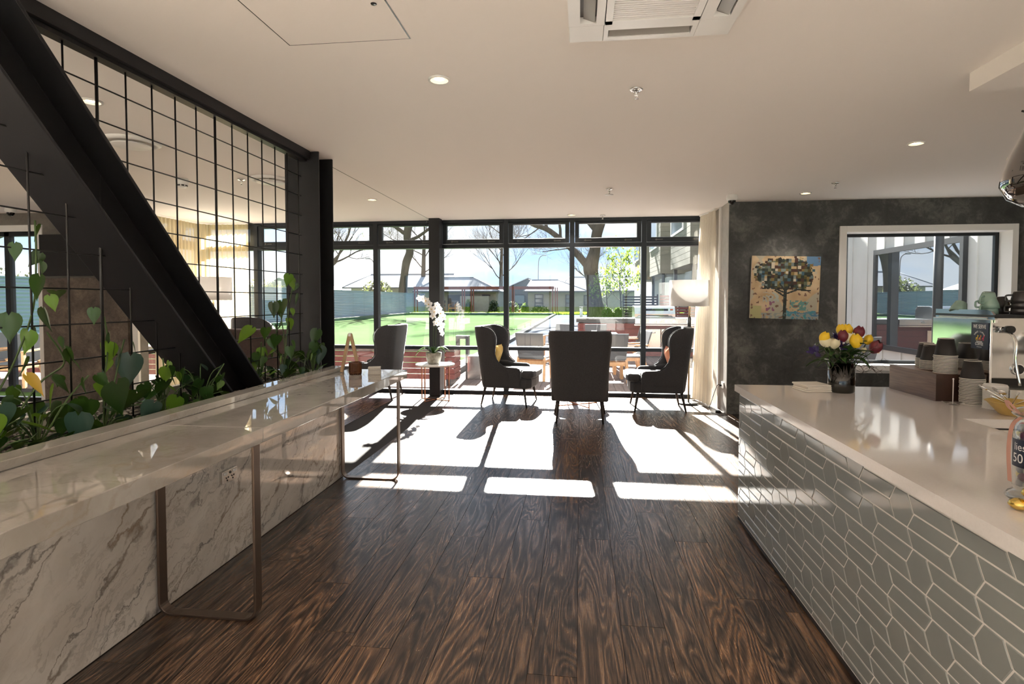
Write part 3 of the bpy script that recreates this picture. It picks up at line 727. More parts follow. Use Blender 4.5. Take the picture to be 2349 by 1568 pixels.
# ================================================================== wing armchairs
def arc_pts(c, r, a0, a1, n): return [(c[0] + r * math.cos(lerp(a0, a1, i / n)), c[1] + r * math.sin(lerp(a0, a1, i / n))) for i in range(n + 1)]
def make_wing_chair():
    """local: x across, +y the way the sitter faces, z up"""
    root = thing('wing_armchair', 'grey', 'armchair', (0, 0, 0))
    DEP = [(.25, .50), (.50, .48), (.56, .36), (.62, .285), (.72, .265), (.82, .285), (.90, .315), (.98, .32), (1.04, .285), (1.08, .22), (1.10, .12)]
    levels = [.25, .30, .42, .52, .56, .60, .65, .72, .80, .88, .95, 1.01, 1.05, 1.075, 1.092, 1.10]
    rings = []
    for z in levels:
        t_ = (z - .25) / .85
        W = interp([(.25, .318), (.30, .338), (.5, .345), (.75, .352), (1.0, .378), (1.10, .37)], z)
        yb = -.33 - .105 * t_; D = interp(DEP, z); th = .075; r = .10
        if z > 1.08: W -= (z - 1.08) * 1.2
        yf = yb + max(D, r + .012)
        out = [(-W, yf), (-W, lerp(yf, yb + r, .33)), (-W, lerp(yf, yb + r, .66))] + arc_pts((-W + r, yb + r), r, math.pi, 1.5 * math.pi, 4) + [(-W * .35, yb - .012), (0, yb - .016), (W * .35, yb - .012)] + arc_pts((W - r, yb + r), r, 1.5 * math.pi, 2 * math.pi, 4) + [(W, lerp(yf, yb + r, .66)), (W, lerp(yf, yb + r, .33)), (W, yf)]
        W2, yb2, r2 = W - th * .8, yb + th, .05
        yf2 = max(yf - .004, yb2 + r2 + .004)
        inn = [(-W2, yf2), (-W2, lerp(yf2, yb2 + r2, .33)), (-W2, lerp(yf2, yb2 + r2, .66))] + arc_pts((-W2 + r2, yb2 + r2), r2, math.pi, 1.5 * math.pi, 4) + [(-W2 * .35, yb2), (0, yb2), (W2 * .35, yb2)] + arc_pts((W2 - r2, yb2 + r2), r2, 1.5 * math.pi, 2 * math.pi, 4) + [(W2, lerp(yf2, yb2 + r2, .66)), (W2, lerp(yf2, yb2 + r2, .33)), (W2, yf2)]
        rings.append([(x, y, z) for x, y in out] + [(x, y, z) for x, y in inn[::-1]])
    n = len(rings[0]); half = n // 2
    vs = [p for rg in rings for p in rg]; fs = []
    for k in range(len(rings) - 1):
        for i in range(n): fs.append((k * n + i, k * n + (i + 1) % n, (k + 1) * n + (i + 1) % n, (k + 1) * n + i))
    for k in (0, len(rings) - 1):
        for i in range(half - 1):
            a, b, c, d = k * n + i, k * n + i + 1, k * n + n - 2 - i, k * n + n - 1 - i
            fs.append((a, b, c, d))
    back = MB().add(vs, fs, True).build('backrest', M['fab'], root, local=True, sub=1)
    for s in (-1, 1):   # piping along the wing edges
        pth = []
        for z in levels[4:]:
            t_ = (z - .25) / .85; W = interp([(.25, .318), (.30, .338), (.5, .345), (.75, .352), (1.0, .378), (1.10, .37)], z) - .012
            pth.append((s * W, -.33 - .105 * t_ + max(interp(DEP, z), .112) + .002, z))
        MB().tube(pth, .006, 6).build('piping', M['fab'], back, local=True)
    # arms: boxes with a rounded front top
    for s in (-1, 1):
        pr = [(-.30, .255), (.225, .255), (.235, .30), (.235, .49), (.215, .525), (.18, .54), (-.02, .548), (-.12, .575), (-.30, .58)]
        b = MB().prism(pr, 'x', s * .255, s * .338); b.sm = [False] * len(b.f)
        b.build('arm', M['fab'], root, local=True, bevel=.022, seg=3)
    # base and cushion, bowed towards the front
    def bowed(y0, yf, w0, wf, z0, z1, m):
        out = [(-w0, y0), (-wf, yf - .16), (-wf * .97, yf - .06), (-wf * .75, yf - .012), (0, yf), (wf * .75, yf - .012), (wf * .97, yf - .06), (wf, yf - .16), (w0, y0)]
        return MB().prism(out, 'z', z0, z1)
    bowed(-.30, .385, .27, .318, .25, .395, 0).build('seat_base', M['fab'], root, local=True, bevel=.03, seg=3)
    MB().prism([(-.25, -.27), (-.25, .24), (-.318, .25), (-.322, .34), (-.29, .405), (-.2, .428), (0, .435), (.2, .428), (.29, .405), (.322, .34), (.318, .25), (.25, .24), (.25, -.27)], 'z', .395, .50).build('seat_cushion', M['fab'], root, local=True, bevel=.035, seg=4)
    for x, y, dx, dy in ((-.255, -.28, -.02, -.06), (.255, -.28, .02, -.06), (-.27, .27, -.05, .05), (.27, .27, .05, .05)):
        MB().tube([(x + dx, y + dy, 0), (x, y, .27)], [.011, .022], 10).build('leg', M['darkwood'], root, local=True)
    return root
wc = make_wing_chair()
CH = 'grey wing armchairs facing each other by the window'
spots = [((0, 7.04, 0), R(0), 'dark grey wing armchair turned with its back squarely to the room'),
         ((1.03, 7.79, 0), R(90), 'dark grey wing armchair beside the floor lamp, orange cushion on it'),
         ((-.99, 7.98, 0), R(-98), 'dark grey wing armchair with a yellow cushion, beside the orchid table'),
         ((-3.07, 8.22, 0), R(92), 'dark grey wing armchair behind the end of the marble bar')]
for i, (l, a, lb) in enumerate(spots):
    o = wc if i == 0 else copy_tree(wc)
    o.location = l; o.rotation_euler = (0, 0, a); o['label'] = lb; o['group'] = CH
def cushion(loc, rz, tilt, mat, label, s=.36):
    b = MB(); n = 13
    def f(sg):
        def g(u, v):
            x, y = u * 2 - 1, v * 2 - 1
            pin = 1 - .10 * (abs(x) * abs(y)) ** 1.0
            e = max(0, (1 - x ** 4)) * max(0, (1 - y ** 4))
            return (x * s / 2 * (1 - .06 * (1 - y * y)), sg * .075 * e ** .6, y * s / 2 * (1 - .06 * (1 - x * x)))
        return g
    b.grid(f(1), n, n); b.grid(f(-1), n, n)
    me_v = b.v
    Mx = rz_m(rz) @ Matrix.Rotation(tilt, 3, 'X')
    b.v = [tuple(Mx @ Vector(p)) for p in me_v]
    o = b.build('cushion', mat, local=True); o.location = loc
    return tag(o, label, 'cushion')
cushion((1.24, 7.86, .67), R(90), R(-20), M['orange'], 'tan orange leather cushion on the armchair by the floor lamp', .34)
cushion((-1.20, 7.94, .67), R(-98), R(-20), M['yellow'], 'mustard yellow cushion on the armchair beside the orchid table', .34)
cushion((-2.87, 8.30, .66), R(92), R(-20), M['yellow'], 'mustard cushion hidden behind the armchair by the marble bar', .33)

# ================================================================== small tables
def round_table(loc, r, h_, label, rz=0.5):
    t_ = thing('side_table', label, 'table', loc, rz)
    MB().lathe([(.001, h_ - .022), (r - .004, h_ - .022), (r, h_ - .016), (r, h_ - .004), (r - .004, h_), (.001, h_)], 48).build('table_top', M['white_gloss'], t_, local=True)
    k = r * .86; w_ = .012
    for a in (0, math.pi / 2):
        c_, s_ = math.cos(a), math.sin(a)
        b = MB()
        b.bar((-k * c_, -k * s_, .0), (-k * c_, -k * s_, h_ - .022), w_, w_).bar((k * c_, k * s_, 0), (k * c_, k * s_, h_ - .022), w_, w_)
        b.bar((-k * c_, -k * s_, .006), (k * c_, k * s_, .006), w_, w_).bar((-k * c_, -k * s_, h_ - .028), (k * c_, k * s_, h_ - .028), w_, w_)
        b.build('hoop_leg', M['copper'], t_, local=True)
    return t_
round_table((-2.105, 8.08, 0), .285, .53, 'round white side table on rose gold frame holding an orchid', R(-22))
round_table((-.03, 7.95, 0), .36, .40, 'low round rose gold coffee table hidden behind the middle armchair', R(30))

# orchid
OX, OY, OZ = -2.12, 8.06, .53
po = thing('orchid_pot', 'mottled stone pot with a white orchid in bloom', 'potted plant', (OX, OY, OZ))
MB().lathe([(.001, 0), (.075, 0), (.095, .03), (.112, .10), (.115, .165), (.105, .165), (.10, .14), (.001, .14)], 32).build('pot', M['ceramic_pot'], po, local=True)
def strap_leaf(L, w_, rise, droop):
    b = MB(); n = 9; vs = []
    for i in range(n):
        f = i / (n - 1); ww = w_ * math.sin(math.pi * min(1, .18 + f * .82)) ** .7
        y = L * f; z = rise * math.sin(f * math.pi * .8) - droop * f * f
        vs += [(-ww / 2, y, z + .006), (0, y, z - .004), (ww / 2, y, z + .006)]
    fs = []
    for i in range(n - 1): fs += [(i * 3, i * 3 + 1, i * 3 + 4, i * 3 + 3), (i * 3 + 1, i * 3 + 2, i * 3 + 5, i * 3 + 4)]
    return b.add(vs, fs, True)
lf = strap_leaf(.24, .075, .10, .06).mesh('orchid_leaf', [M['flower_leaf']])
for i, (a, s, tl) in enumerate(((95, 1, .1), (70, .85, .2), (-80, 1.0, .15), (-110, .9, 0), (160, .7, .4), (20, .8, .3), (115, 1.15, -.15), (-50, .8, .25))):
    inst('leaf', lf, po, (0, 0, .15), (tl, 0, R(a)), (s, s, s))
def flower_mesh():
    b = MB()
    for k in range(5):
        a = k * 2 * math.pi / 5 + math.pi / 2; w_ = .042 if k in (1, 4) else .03; L = .045
        pts = []
        for i in range(6):
            f = i / 5; ww = w_ * math.sin(math.pi * min(1, .12 + f * .86)) ** .6
            for s in (-1, 0, 1):
                px, py = s * ww / 2, .004 + L * f
                pts.append((px * math.cos(a - math.pi / 2) - py * math.sin(a - math.pi / 2), .006 * math.sin(f * 3) - .004 * abs(s) + .001 * k, px * math.sin(a - math.pi / 2) + py * math.cos(a - math.pi / 2)))
        fs = []
        for i in range(5): fs += [(i * 3, i * 3 + 1, i * 3 + 4, i * 3 + 3), (i * 3 + 1, i * 3 + 2, i * 3 + 5, i * 3 + 4)]
        b.add(pts, fs, True)
    b.lathe([(.001, -.006), (.008, -.002), (.007, .006), (.001, .008)], 8, (0, -.008, -.004), m=1)
    return b.mesh('orchid_flower', [M['petal'], M['petal_heart']], fix=False)
fm = flower_mesh()
stemA = [(0, 0, .14), (.0, -.01, .45), (.015, -.01, .68), (-.03, -.01, .82), (-.12, -.01, .95), (-.22, -.01, 1.0)]
stemB = [(.03, 0, .14), (.035, -.01, .42), (.06, -.01, .66), (.12, -.02, .76), (.12, -.03, .70), (.09, -.03, .48)]
def spline(P, n):
    P = [Vector(p) for p in P]; out = []
    for i in range(len(P) - 1):
        p0, p1, p2, p3 = P[max(i - 1, 0)], P[i], P[i + 1], P[min(i + 2, len(P) - 1)]
        for k in range(n):
            t_ = k / n; out.append(.5 * ((2 * p1) + (p2 - p0) * t_ + (2 * p0 - 5 * p1 + 4 * p2 - p3) * t_ ** 2 + (3 * p1 - p0 - 3 * p2 + p3) * t_ ** 3))
    return out + [P[-1]]
ro = random.Random(4)
for st in (stemA, stemB): MB().tube(spline(st, 5), .0035, 6).build('flower_stem', M['stem'], po, local=True)
for p, s in (((-.02, -.03, .80), 1.0), ((.02, -.03, .76), .9), ((.055, -.03, .86), .8), ((-.06, -.03, .87), 1.0), ((-.10, -.04, .92), 1.0), ((-.15, -.03, .95), .95), ((-.20, -.03, .955), .85), ((.075, -.03, .82), .8), ((.0, -.03, .70), .85),
             ((.12, -.04, .74), 1.0), ((.145, -.04, .68), 1.0), ((.09, -.04, .63), 1.0), ((.05, -.04, .60), .95), ((.13, -.04, .57), .9), ((.115, -.04, .51), .85), ((.135, -.03, .45), .75), ((.10, -.03, .80), .7)):
    inst('flower', fm, po, p, (ro.uniform(-.4, .4), ro.uniform(-.5, .5), ro.uniform(-.7, .7)), (s * 1.25,) * 3)
for p in ((-.235, -.01, .995), (-.21, -.01, 1.01), (.14, -.01, .83), (.155, -.01, .80)):
    MB().lathe([(.001, -.010), (.008, 0), (.001, .011)], 8, p).build('bud', M['stem'], po, local=True)

# ================================================================== floor lamps
def floor_lamp(loc, r, zb, zt, label, watts=0):
    l_ = thing('floor_lamp', label, 'lamp', loc)
    MB().lathe([(.001, 0), (.135, 0), (.14, .008), (.135, .02), (.02, .026), (.001, .026)], 36).build('base', M['black'], l_, local=True)
    MB().tube([(0, 0, .02), (0, 0, .92)], .012, 12).build('pole', M['brass'], l_, local=True)
    MB().tube([(0, 0, .92), (0, 0, 1.22)], .024, 14).build('pole_sleeve', M['black'], l_, local=True)
    MB().tube([(0, 0, 1.22), (0, 0, zb + .1)], .014, 12).build('pole_tip', M['brass'], l_, local=True)
    sh = MB().lathe([(r, zb), (r, zt), (r - .003, zt), (r - .003, zb), (r, zb)], 56).build('shade', M['shade'], l_, local=True)
    b = MB()
    for a in (0, 2.1, 4.2): b.bar((0, 0, zb + .1), ((r - .004) * math.cos(a), (r - .004) * math.sin(a), zb + .1), .004, .004)
    b.build('spider', M['brass'], l_, local=True)
    MB().lathe([(.001, zb + .11), (.03, zb + .13), (.035, zb + .17), (.02, zb + .2), (.001, zb + .205)], 14).build('bulb', M['white_gloss'], l_, local=True)
    if watts:
        ld = bpy.data.lights.new('floor_lamp_light', 'POINT'); ld.energy = watts; ld.color = (1, .93, .84); ld.shadow_soft_size = .05
        lo = bpy.data.objects.new('floor_lamp_light', ld); col.objects.link(lo); lo.parent = l_; lo.location = (0, 0, zb + .25)
floor_lamp((1.52, 8.17, 0), .272, 1.375, 1.735, 'floor lamp with a white drum shade beside the cream curtain')
floor_lamp((-5.42, 7.85, 0), .255, 1.46, 1.80, 'floor lamp with a white drum shade beyond the wire screen', 14)

# ================================================================== curtains
def curtain(path, z0, z1, mat, label, amp=.032, waves=22, flare=None):
    P = [Vector((p[0], p[1], 0)) for p in path]
    L = [0]
    for a, b in zip(P, P[1:]): L.append(L[-1] + (b - a).length)
    def at(s):
        for i in range(len(P) - 1):
            if s <= L[i + 1] or i == len(P) - 2:
                d = (P[i + 1] - P[i]); f = (s - L[i]) / (L[i + 1] - L[i]); return P[i] + d * f, d.normalized()
    b = MB(); nu, nv = waves * 8 + 1, 9
    def fn(u, v):
        p, d = at(u * L[-1]); nrm = Vector((-d.y, d.x, 0))
        ph = u * waves * 2 * math.pi + 1.2 * noise.noise(Vector((u * 6, 3.1, 0)))
        a = amp * (1 + .5 * noise.noise(Vector((u * 9, 1.7, 2)))) * (.55 if v > .96 else 1)
        q = p + nrm * (a * math.sin(ph) + .02 * noise.noise(Vector((u * 5, v * 1.5, 5))))
        if flare: q = q + Vector(flare) * (1 - v) ** 1.3 * (.3 + .7 * (1 - u))
        return (q.x, q.y, z0 + (z1 - z0) * v)
    b.grid(fn, nu, nv)
    c = thing('curtain', label, 'curtain', (P[0].x, P[0].y, z0))
    b.build('drape', mat, c)
    for i, (a_, c_) in enumerate(zip(P, P[1:])): MB().bar((a_.x, a_.y, 2.685), (c_.x, c_.y, 2.685), .02, .025).build('track', M['white'], c)
curtain([(1.73, 8.57), (1.79, 8.3), (1.80, 7.98)], .02, 2.675, M['sheer'], 'cream pleated sheer curtain drawn back beside the floor lamp', .035, 11, (-.10, .02, 0))
curtain([(-6.07, 7.5), (-6.06, 8.35), (-5.95, 8.55), (-5.30, 8.57)], .02, 2.675, M['sheer_gold'], 'golden sheer curtain rounding the corner beyond the wire screen', .035, 22)

# ================================================================== sofa beyond the screen
sf = thing('booth_sofa', 'brown woven high backed sofa behind the potted plants', 'sofa', (-4.1, 6.9, 0))
MB().box(-4.75, -3.45, 6.55, 6.72, .10, 1.10).build('backrest', M['fab_brown'], sf, bevel=.04, seg=3)
MB().box(-4.75, -3.45, 6.70, 7.30, .12, .42).build('seat', M['fab_brown'], sf, bevel=.04, seg=3)
for x in (-4.65, -3.55):
    for y in (6.6, 7.2): MB().box(x - .03, x + .03, y - .03, y + .03, 0, .13).build('leg', M['darkwood'], sf)
ac2 = thing('tub_chair', 'grey rounded tub chair behind the brown sofa', 'armchair', (-4.75, 7.75, 0))
MB().grid(lambda u, v: (-4.75 + (.36 - .03 * v) * math.cos(math.pi * (1.0 + u)), 7.85 + .34 * math.sin(math.pi * (1.0 + u)), .20 + (1.02 * (1 - .22 * abs(2 * u - 1) ** 3) - .0) * v), 22, 6).build('backrest', M['fab'], ac2)
ac2.children[0].modifiers.new('thick', 'SOLIDIFY').thickness = .08
MB().lathe([(.001, .18), (.27, .18), (.29, .22), (.29, .40), (.26, .44), (.001, .44)], 28, (-4.75, 7.88, 0)).build('seat', M['fab'], ac2)
for a in (.8, 2.35, 3.9, 5.5): MB().tube([(-4.75 + .24 * math.cos(a), 7.88 + .24 * math.sin(a), 0), (-4.75 + .2 * math.cos(a), 7.88 + .2 * math.sin(a), .2)], .014, 8).build('leg', M['darkwood'], ac2)

# ================================================================== wall things
def painting():
    W_, H_, nx, ny = .82, .785, 104, 100
    rr = random.Random(12); me = MB(); cols = []
    pal = [(.010, .018, .012), (.014, .024, .016), (.02, .03, .02), (.03, .04, .03), (.05, .07, .05), (.06, .045, .01), (.16, .11, .03), (.10, .13, .13), (.03, .08, .11), (.34, .25, .13), (.04, .014, .008), (.05, .018, .01), (.09, .11, .07), (.42, .36, .27), (.006, .006, .005), (.008, .008, .006), (.10, .085, .02), (.16, .2, .19)]
    blocks = {}
    def blk(i, j, s):
        k = (i // s, j // s, s)
        if k not in blocks: blocks[k] = rr.choice(pal)
        return blocks[k]
    def seg(p, a, b):
        ax, ay = a; bx, by = b; t_ = max(0, min(1, ((p[0] - ax) * (bx - ax) + (p[1] - ay) * (by - ay)) / ((bx - ax) ** 2 + (by - ay) ** 2)))
        return math.hypot(p[0] - ax - (bx - ax) * t_, p[1] - ay - (by - ay) * t_)
    limbs = [((.50, .42), (.30, .40 + .10)), ((.30, .50), (.17, .48)), ((.51, .40), (.68, .47)), ((.68, .47), (.86, .46)), ((.5, .45), (.42, .56)), ((.52, .46), (.60, .58)), ((.495, .36), (.36, .45))]
    for j in range(ny):
        for i in range(nx):
            u, v = (i + .5) / nx, (j + .5) / ny
            n1 = noise.noise(Vector((u * 7, v * 7, 1))); n2 = noise.noise(Vector((u * 4, v * 4, 9))); n3 = noise.noise(Vector((u * 22, v * 22, 4)))
            c = [.44 + .12 * n1, .32 + .11 * n1, .19 + .09 * n1]
            if n2 > .16: c = [.36, .33, .25]
            if v < .12 + .09 * n1 and u > .5: c = [.08 + .07 * n3, .20 + .1 * n1, .27]
            if .14 < v < .30 and .58 < u < .85 and n3 > -.1: c = [.10, .24, .22]
            if v < .09 and n3 > -.1: c = [.24, .27, .25]
            if u < .16 and v < .2: c = [.36, .34, .16]
            if u > .80 and v > .86 + .1 * n1: c = [.09, .18, .30]
            if .18 < u < .42 and .26 < v < .42 and n3 > -.05: c = [.33, .36, .32]
            if n3 > .40: c = [.16, .09, .06]
            if .22 < u < .36 and .12 < v < .28 and n3 > .12: c = [.23, .10, .16]
            ex, ey = (u - .51) / .43, (v - .70) / .29
            d = ex * ex + ey * ey + .30 * n1 + .12 * n3
            if d < .92 and v > .47: c = list(blk(i, j, 5 if (i // 10 + j // 10) % 2 else 4))
            elif d < 1.15 and v > .47 and noise.noise(Vector((i // 4 * .9, j // 4 * .9, 3))) > .05: c = list(blk(i, j, 4))
            if abs(u - .505) < .026 + .02 * max(0, .12 - v) and v < .5: c = [.022, .028, .022] if noise.noise(Vector((i * .3, j * .3, 7))) < .25 else [.08, .14, .14]
            if min(seg((u, v), a, b) for a, b in limbs) < .012: c = [.018, .022, .018]
            x0, x1, z0_, z1_ = -W_ / 2 + W_ * i / nx, -W_ / 2 + W_ * (i + 1) / nx, -H_ / 2 + H_ * j / ny, -H_ / 2 + H_ * (j + 1) / ny
            me.add([(x0, 0, z0_), (x1, 0, z0_), (x1, 0, z1_), (x0, 0, z1_)], [(0, 1, 2, 3)]); cols.append(c)
    g = G('painted_canvas'); at = g.n('Attribute', {'attribute_name': 'paint'}).outputs['Color']
    g.bsdf(Base_Color=at, Roughness=.65)
    p_ = thing('painting', 'square canvas painting of a mosaic tree on the dark wall', 'painting', (2.55, 7.47, 1.617))
    p_.rotation_euler = (0, R(1.4), 0)
    MB().box(-W_ / 2, W_ / 2, .0015, .029, -H_ / 2, H_ / 2).build('stretcher', M['paper'], p_, local=True)
    o = me.build('canvas', g.m, p_, local=True, fix=False)
    ca = o.data.color_attributes.new('paint', 'FLOAT_COLOR', 'CORNER')
    for k, c in enumerate(cols):
        for q in range(4): ca.data[k * 4 + q].color = (*[max(0, x) for x in c], 1)
painting()
wo_ = thing('power_outlet', 'white wall outlet with black plug beside the cream curtain', 'outlet', (1.862, 7.66, .33))
MB().box(1.850, 1.862, 7.60, 7.72, .31, .39).build('plate', M['white_gloss'], wo_, bevel=.003)
cd = spline([(1.838, 7.70, .34), (1.80, 7.72, .33), (1.74, 7.75, .12), (1.70, 7.70, .010), (1.72, 7.45, .008), (1.80, 7.38, .008), (1.82, 7.55, .008), (1.76, 7.85, .008), (1.64, 8.05, .008), (1.54, 8.10, .022)], 6)
cdt = thing('lamp_cord', 'thin black lamp cord trailing from outlet to floor lamp', 'cord', (1.72, 7.7, 0))
MB().tube(cd, .004, 6).build('cable', M['black'], cdt)
MB().tube([(1.850, 7.70, .34), (1.825, 7.70, .34)], .014, 10).build('plug', M['black'], cdt)
MB().lathe([(.001, .0), (.035, 0), (.035, .018), (.025, .026), (.001, .026)], 16, (1.79, 7.60, 0)).build('foot_switch', M['black'], cdt)

# ================================================================== on the marble bar
af = thing('table_menu_stand', 'pale oak A shaped menu stand on the marble bar', 'stand', (-1.82, 4.33, .88))
for x, s in ((-1.895, 1), (-1.745, -1)):
    MB().bar((x, 4.33, .884), (-1.822 - s * .004, 4.33, 1.19), .022, .022).build('leg', M['oakstick'], af)
MB().bar((-1.832, 4.33, 1.185), (-1.812, 4.33, 1.185), .026, .026).build('hinge', M['white'], af)
cdl = thing('candle_holder', 'ribbed amber glass candle holder on the marble bar', 'candle holder', (-1.742, 4.235, .88))
b = MB(); n = 64
prof = [(.030, .0), (.044, .002), (.047, .02), (.047, .085), (.048, .098), (.042, .098), (.040, .02), (.001, .012)]
vs_ = []
for q, (r_, z_) in enumerate(prof):
    for j in range(n):
        a = 2 * math.pi * j / n; rr_ = r_ + (.0025 * math.cos(j * math.pi / 2) if 0 < q < 5 else 0)
        vs_.append((rr_ * math.cos(a), rr_ * math.sin(a), z_))
b.add(vs_, [(i * n + j, i * n + (j + 1) % n, (i + 1) * n + (j + 1) % n, (i + 1) * n + j) for i in range(len(prof) - 1) for j in range(n)], True)
b.build('cup', M['amber'], cdl, local=True)
MB().lathe([(.001, .014), (.036, .014), (.036, .05), (.001, .05)], 20).build('candle', M['paper'], cdl, local=True)
for i in range(5):
    a = R(20 + (i * 37) % 7 - 3); o = MB()
    o.obox((0, 0, .0055), (.095, .095, .0105), rz_m(a)); o = o.build('coaster', M['coaster'], local=True, bevel=.002); o.location = (-1.60, 4.27, .8805 + i * .0112)
    tag(o, ['pale square coaster at the bottom of the stack on the bar', 'pale square coaster second from bottom of the bar stack', 'pale square coaster in the middle of the bar stack', 'pale square coaster second from top of the bar stack', 'pale square coaster on top of the stack on the bar'][i], 'coaster', 'stacked coasters on the marble bar')

# ================================================================== climbing plants in the planter
def heart_leaf(mat, curl=.25):
    rows = [(.17, -.09, -.13, .02), (.33, -.05, -.05, .06), (.43, .08, .09, .14), (.45, .22, .23, .27), (.41, .38, .39, .42), (.32, .55, .56, .58), (.20, .72, .73, .74), (.09, .88, .89, .90), (.005, 1.05, 1.06, 1.07)]
    vs = []
    for w_, yo, ym, yc in rows:
        dz = lambda y: -.22 * curl * max(0, y) ** 2
        w_ *= .84
        vs += [(-w_, yo, dz(yo) + .20 * w_), (-w_ * .55, ym, dz(ym) + .08 * w_), (0, yc, dz(yc) - .015), (w_ * .55, ym, dz(ym) + .08 * w_), (w_, yo, dz(yo) + .20 * w_)]
    fs = [(i * 5 + j, i * 5 + j + 1, (i + 1) * 5 + j + 1, (i + 1) * 5 + j) for i in range(len(rows) - 1) for j in range(4)]
    return MB().add(vs, fs, True).mesh('heart_leaf', [mat], fix=False)
LM = {k: heart_leaf(M[k], c) for k, c in (('leaf', .3), ('leaf_lime', .2), ('leaf_blue', .5), ('leaf_yellow', .1))}
rl = random.Random(21)
def plant(base, vines, leaves, label, extra=()):
    """vines: list of point lists; leaves: count of bushy leaves; extra: (pos, size, kind, rot)"""
    p_ = thing('climbing_pothos', label, 'plant', base, group='heart leaved plants in the marble planter')
    for v in vines: MB().tube(spline(v, 5), .0042, 5).build('vine', M['stem'], p_)
    def put(pos, size, kind, rot):
        inst('leaf', LM[kind], p_, Vector(pos) - Vector(base), rot, (size,) * 3)
    for pos, size, kind, rot in extra: put(pos, size, kind, rot)
    for v in vines:
        S = spline(v, 3)
        for q in S[2:]:
            if rl.random() < .62:
                put(q + Vector((rl.uniform(-.01, .05), rl.uniform(-.03, .03), rl.uniform(-.03, .02))), rl.uniform(.05, .10), rl.choice(('leaf', 'leaf', 'leaf', 'leaf_lime')), (rl.uniform(-1.9, -.9), rl.uniform(-.6, .6), rl.uniform(-1.4, 2.6)))
    bx, by, bz = base
    for i in range(int(leaves * 1.5)):
        a = rl.uniform(0, 6.28); d = rl.uniform(.03, .17); h_ = rl.uniform(.02, .26) * (1.25 - d * 3)
        pos = (min(-2.10, max(-2.52, bx + d * math.cos(a))), by + 1.25 * d * math.sin(a), bz + max(.05, h_))
        st = MB().tube(spline([base, ((bx + pos[0]) / 2, (by + pos[1]) / 2, bz + h_ * .8), pos], 4), .0028, 5); st.build('petiole', M['stem'], p_)
        put(pos, rl.uniform(.06, .12), rl.choice(('leaf', 'leaf', 'leaf', 'leaf', 'leaf_lime', 'leaf_blue')), (rl.uniform(-1.6, -.2), rl.uniform(-.5, .5), rl.uniform(-.6, 2.4)))
Z = .84
plant((-2.22, 1.86, Z), [[(-2.22, 1.86, Z), (-2.25, 1.92, 1.05), (-2.3, 2.06, 1.22), (-2.3, 2.14, 1.42), (-2.3, 2.16, 1.62), (-2.31, 2.17, 1.80)], [(-2.22, 1.86, Z), (-2.25, 2.10, 1.10), (-2.3, 2.28, 1.18), (-2.3, 2.2, 1.32)]], 11,
      'heart leaved climber with one yellow leaf rising highest up the wire screen', [((-2.12, 1.94, 1.17), .095, 'leaf_yellow', (-1.0, .1, -1.3)), ((-2.28, 2.02, 1.40), .11, 'leaf', (-1.5, 0, .6)), ((-2.28, 2.10, 1.33), .10, 'leaf_lime', (-1.4, .3, .2)), ((-2.29, 2.06, 1.69), .07, 'leaf', (-1.5, 0, .4)), ((-2.29, 2.17, 1.66), .07, 'leaf', (-1.3, .6, .8)), ((-2.27, 2.22, 1.50), .09, 'leaf', (-.3, 0, .7))])
plant((-2.25, 2.10, Z), [[(-2.25, 2.10, Z), (-2.2, 2.18, 1.02), (-2.2, 2.3, 1.12)]], 13, 'dense dark heart leaved plant below the highest climber', [((-2.12, 2.20, 1.02), .15, 'leaf', (-1.0, .2, .9)), ((-2.10, 2.34, 1.08), .17, 'leaf', (-1.2, -.3, 1.2)), ((-2.08, 2.12, .98), .14, 'leaf_blue', (-1.3, .1, .5))])
plant((-2.24, 2.42, Z), [[(-2.24, 2.42, Z), (-2.28, 2.47, 1.06), (-2.3, 2.52, 1.24), (-2.3, 2.50, 1.38)], [(-2.24, 2.42, Z), (-2.28, 2.55, 1.12), (-2.3, 2.62, 1.26)]], 12, 'heart leaved plant with lime leaves beside the diagonal beam', [((-2.28, 2.42, 1.42), .075, 'leaf', (-1.5, 0, .5)), ((-2.28, 2.50, 1.25), .11, 'leaf_lime', (-1.2, .2, .3)), ((-2.25, 2.60, 1.18), .16, 'leaf_blue', (-1.5, .1, .8)), ((-2.1, 2.46, 1.02), .19, 'leaf', (-.6, .1, 1.2)), ((-2.06, 2.52, .96), .12, 'leaf_blue', (-1.2, .4, .9))])
plant((-2.22, 2.78, Z), [[(-2.22, 2.78, Z), (-2.24, 2.82, 1.02), (-2.28, 2.86, 1.14)]], 14, 'bushy heart leaved plant under the middle of the diagonal beam')
plant((-2.20, 3.05, Z), [[(-2.20, 3.05, Z), (-2.15, 3.1, .98), (-2.12, 3.16, 1.08)]], 12, 'low spreading heart leaved plant just left of the beam foot')
plant((-2.38, 3.92, Z), [[(-2.38, 3.92, Z), (-2.34, 3.96, 1.1), (-2.3, 4.02, 1.28)], [(-2.38, 3.92, Z), (-2.3, 3.85, 1.05), (-2.25, 3.78, 1.16)]], 12, 'leafy climber growing between the beam foot and the steel column', [((-2.22, 3.62, 1.27), .14, 'leaf_lime', (-.9, .4, 1.3)), ((-2.22, 3.80, 1.26), .10, 'leaf', (-.9, 0, .8)), ((-2.2, 3.9, 1.2), .11, 'leaf', (-1.0, .2, .5))])
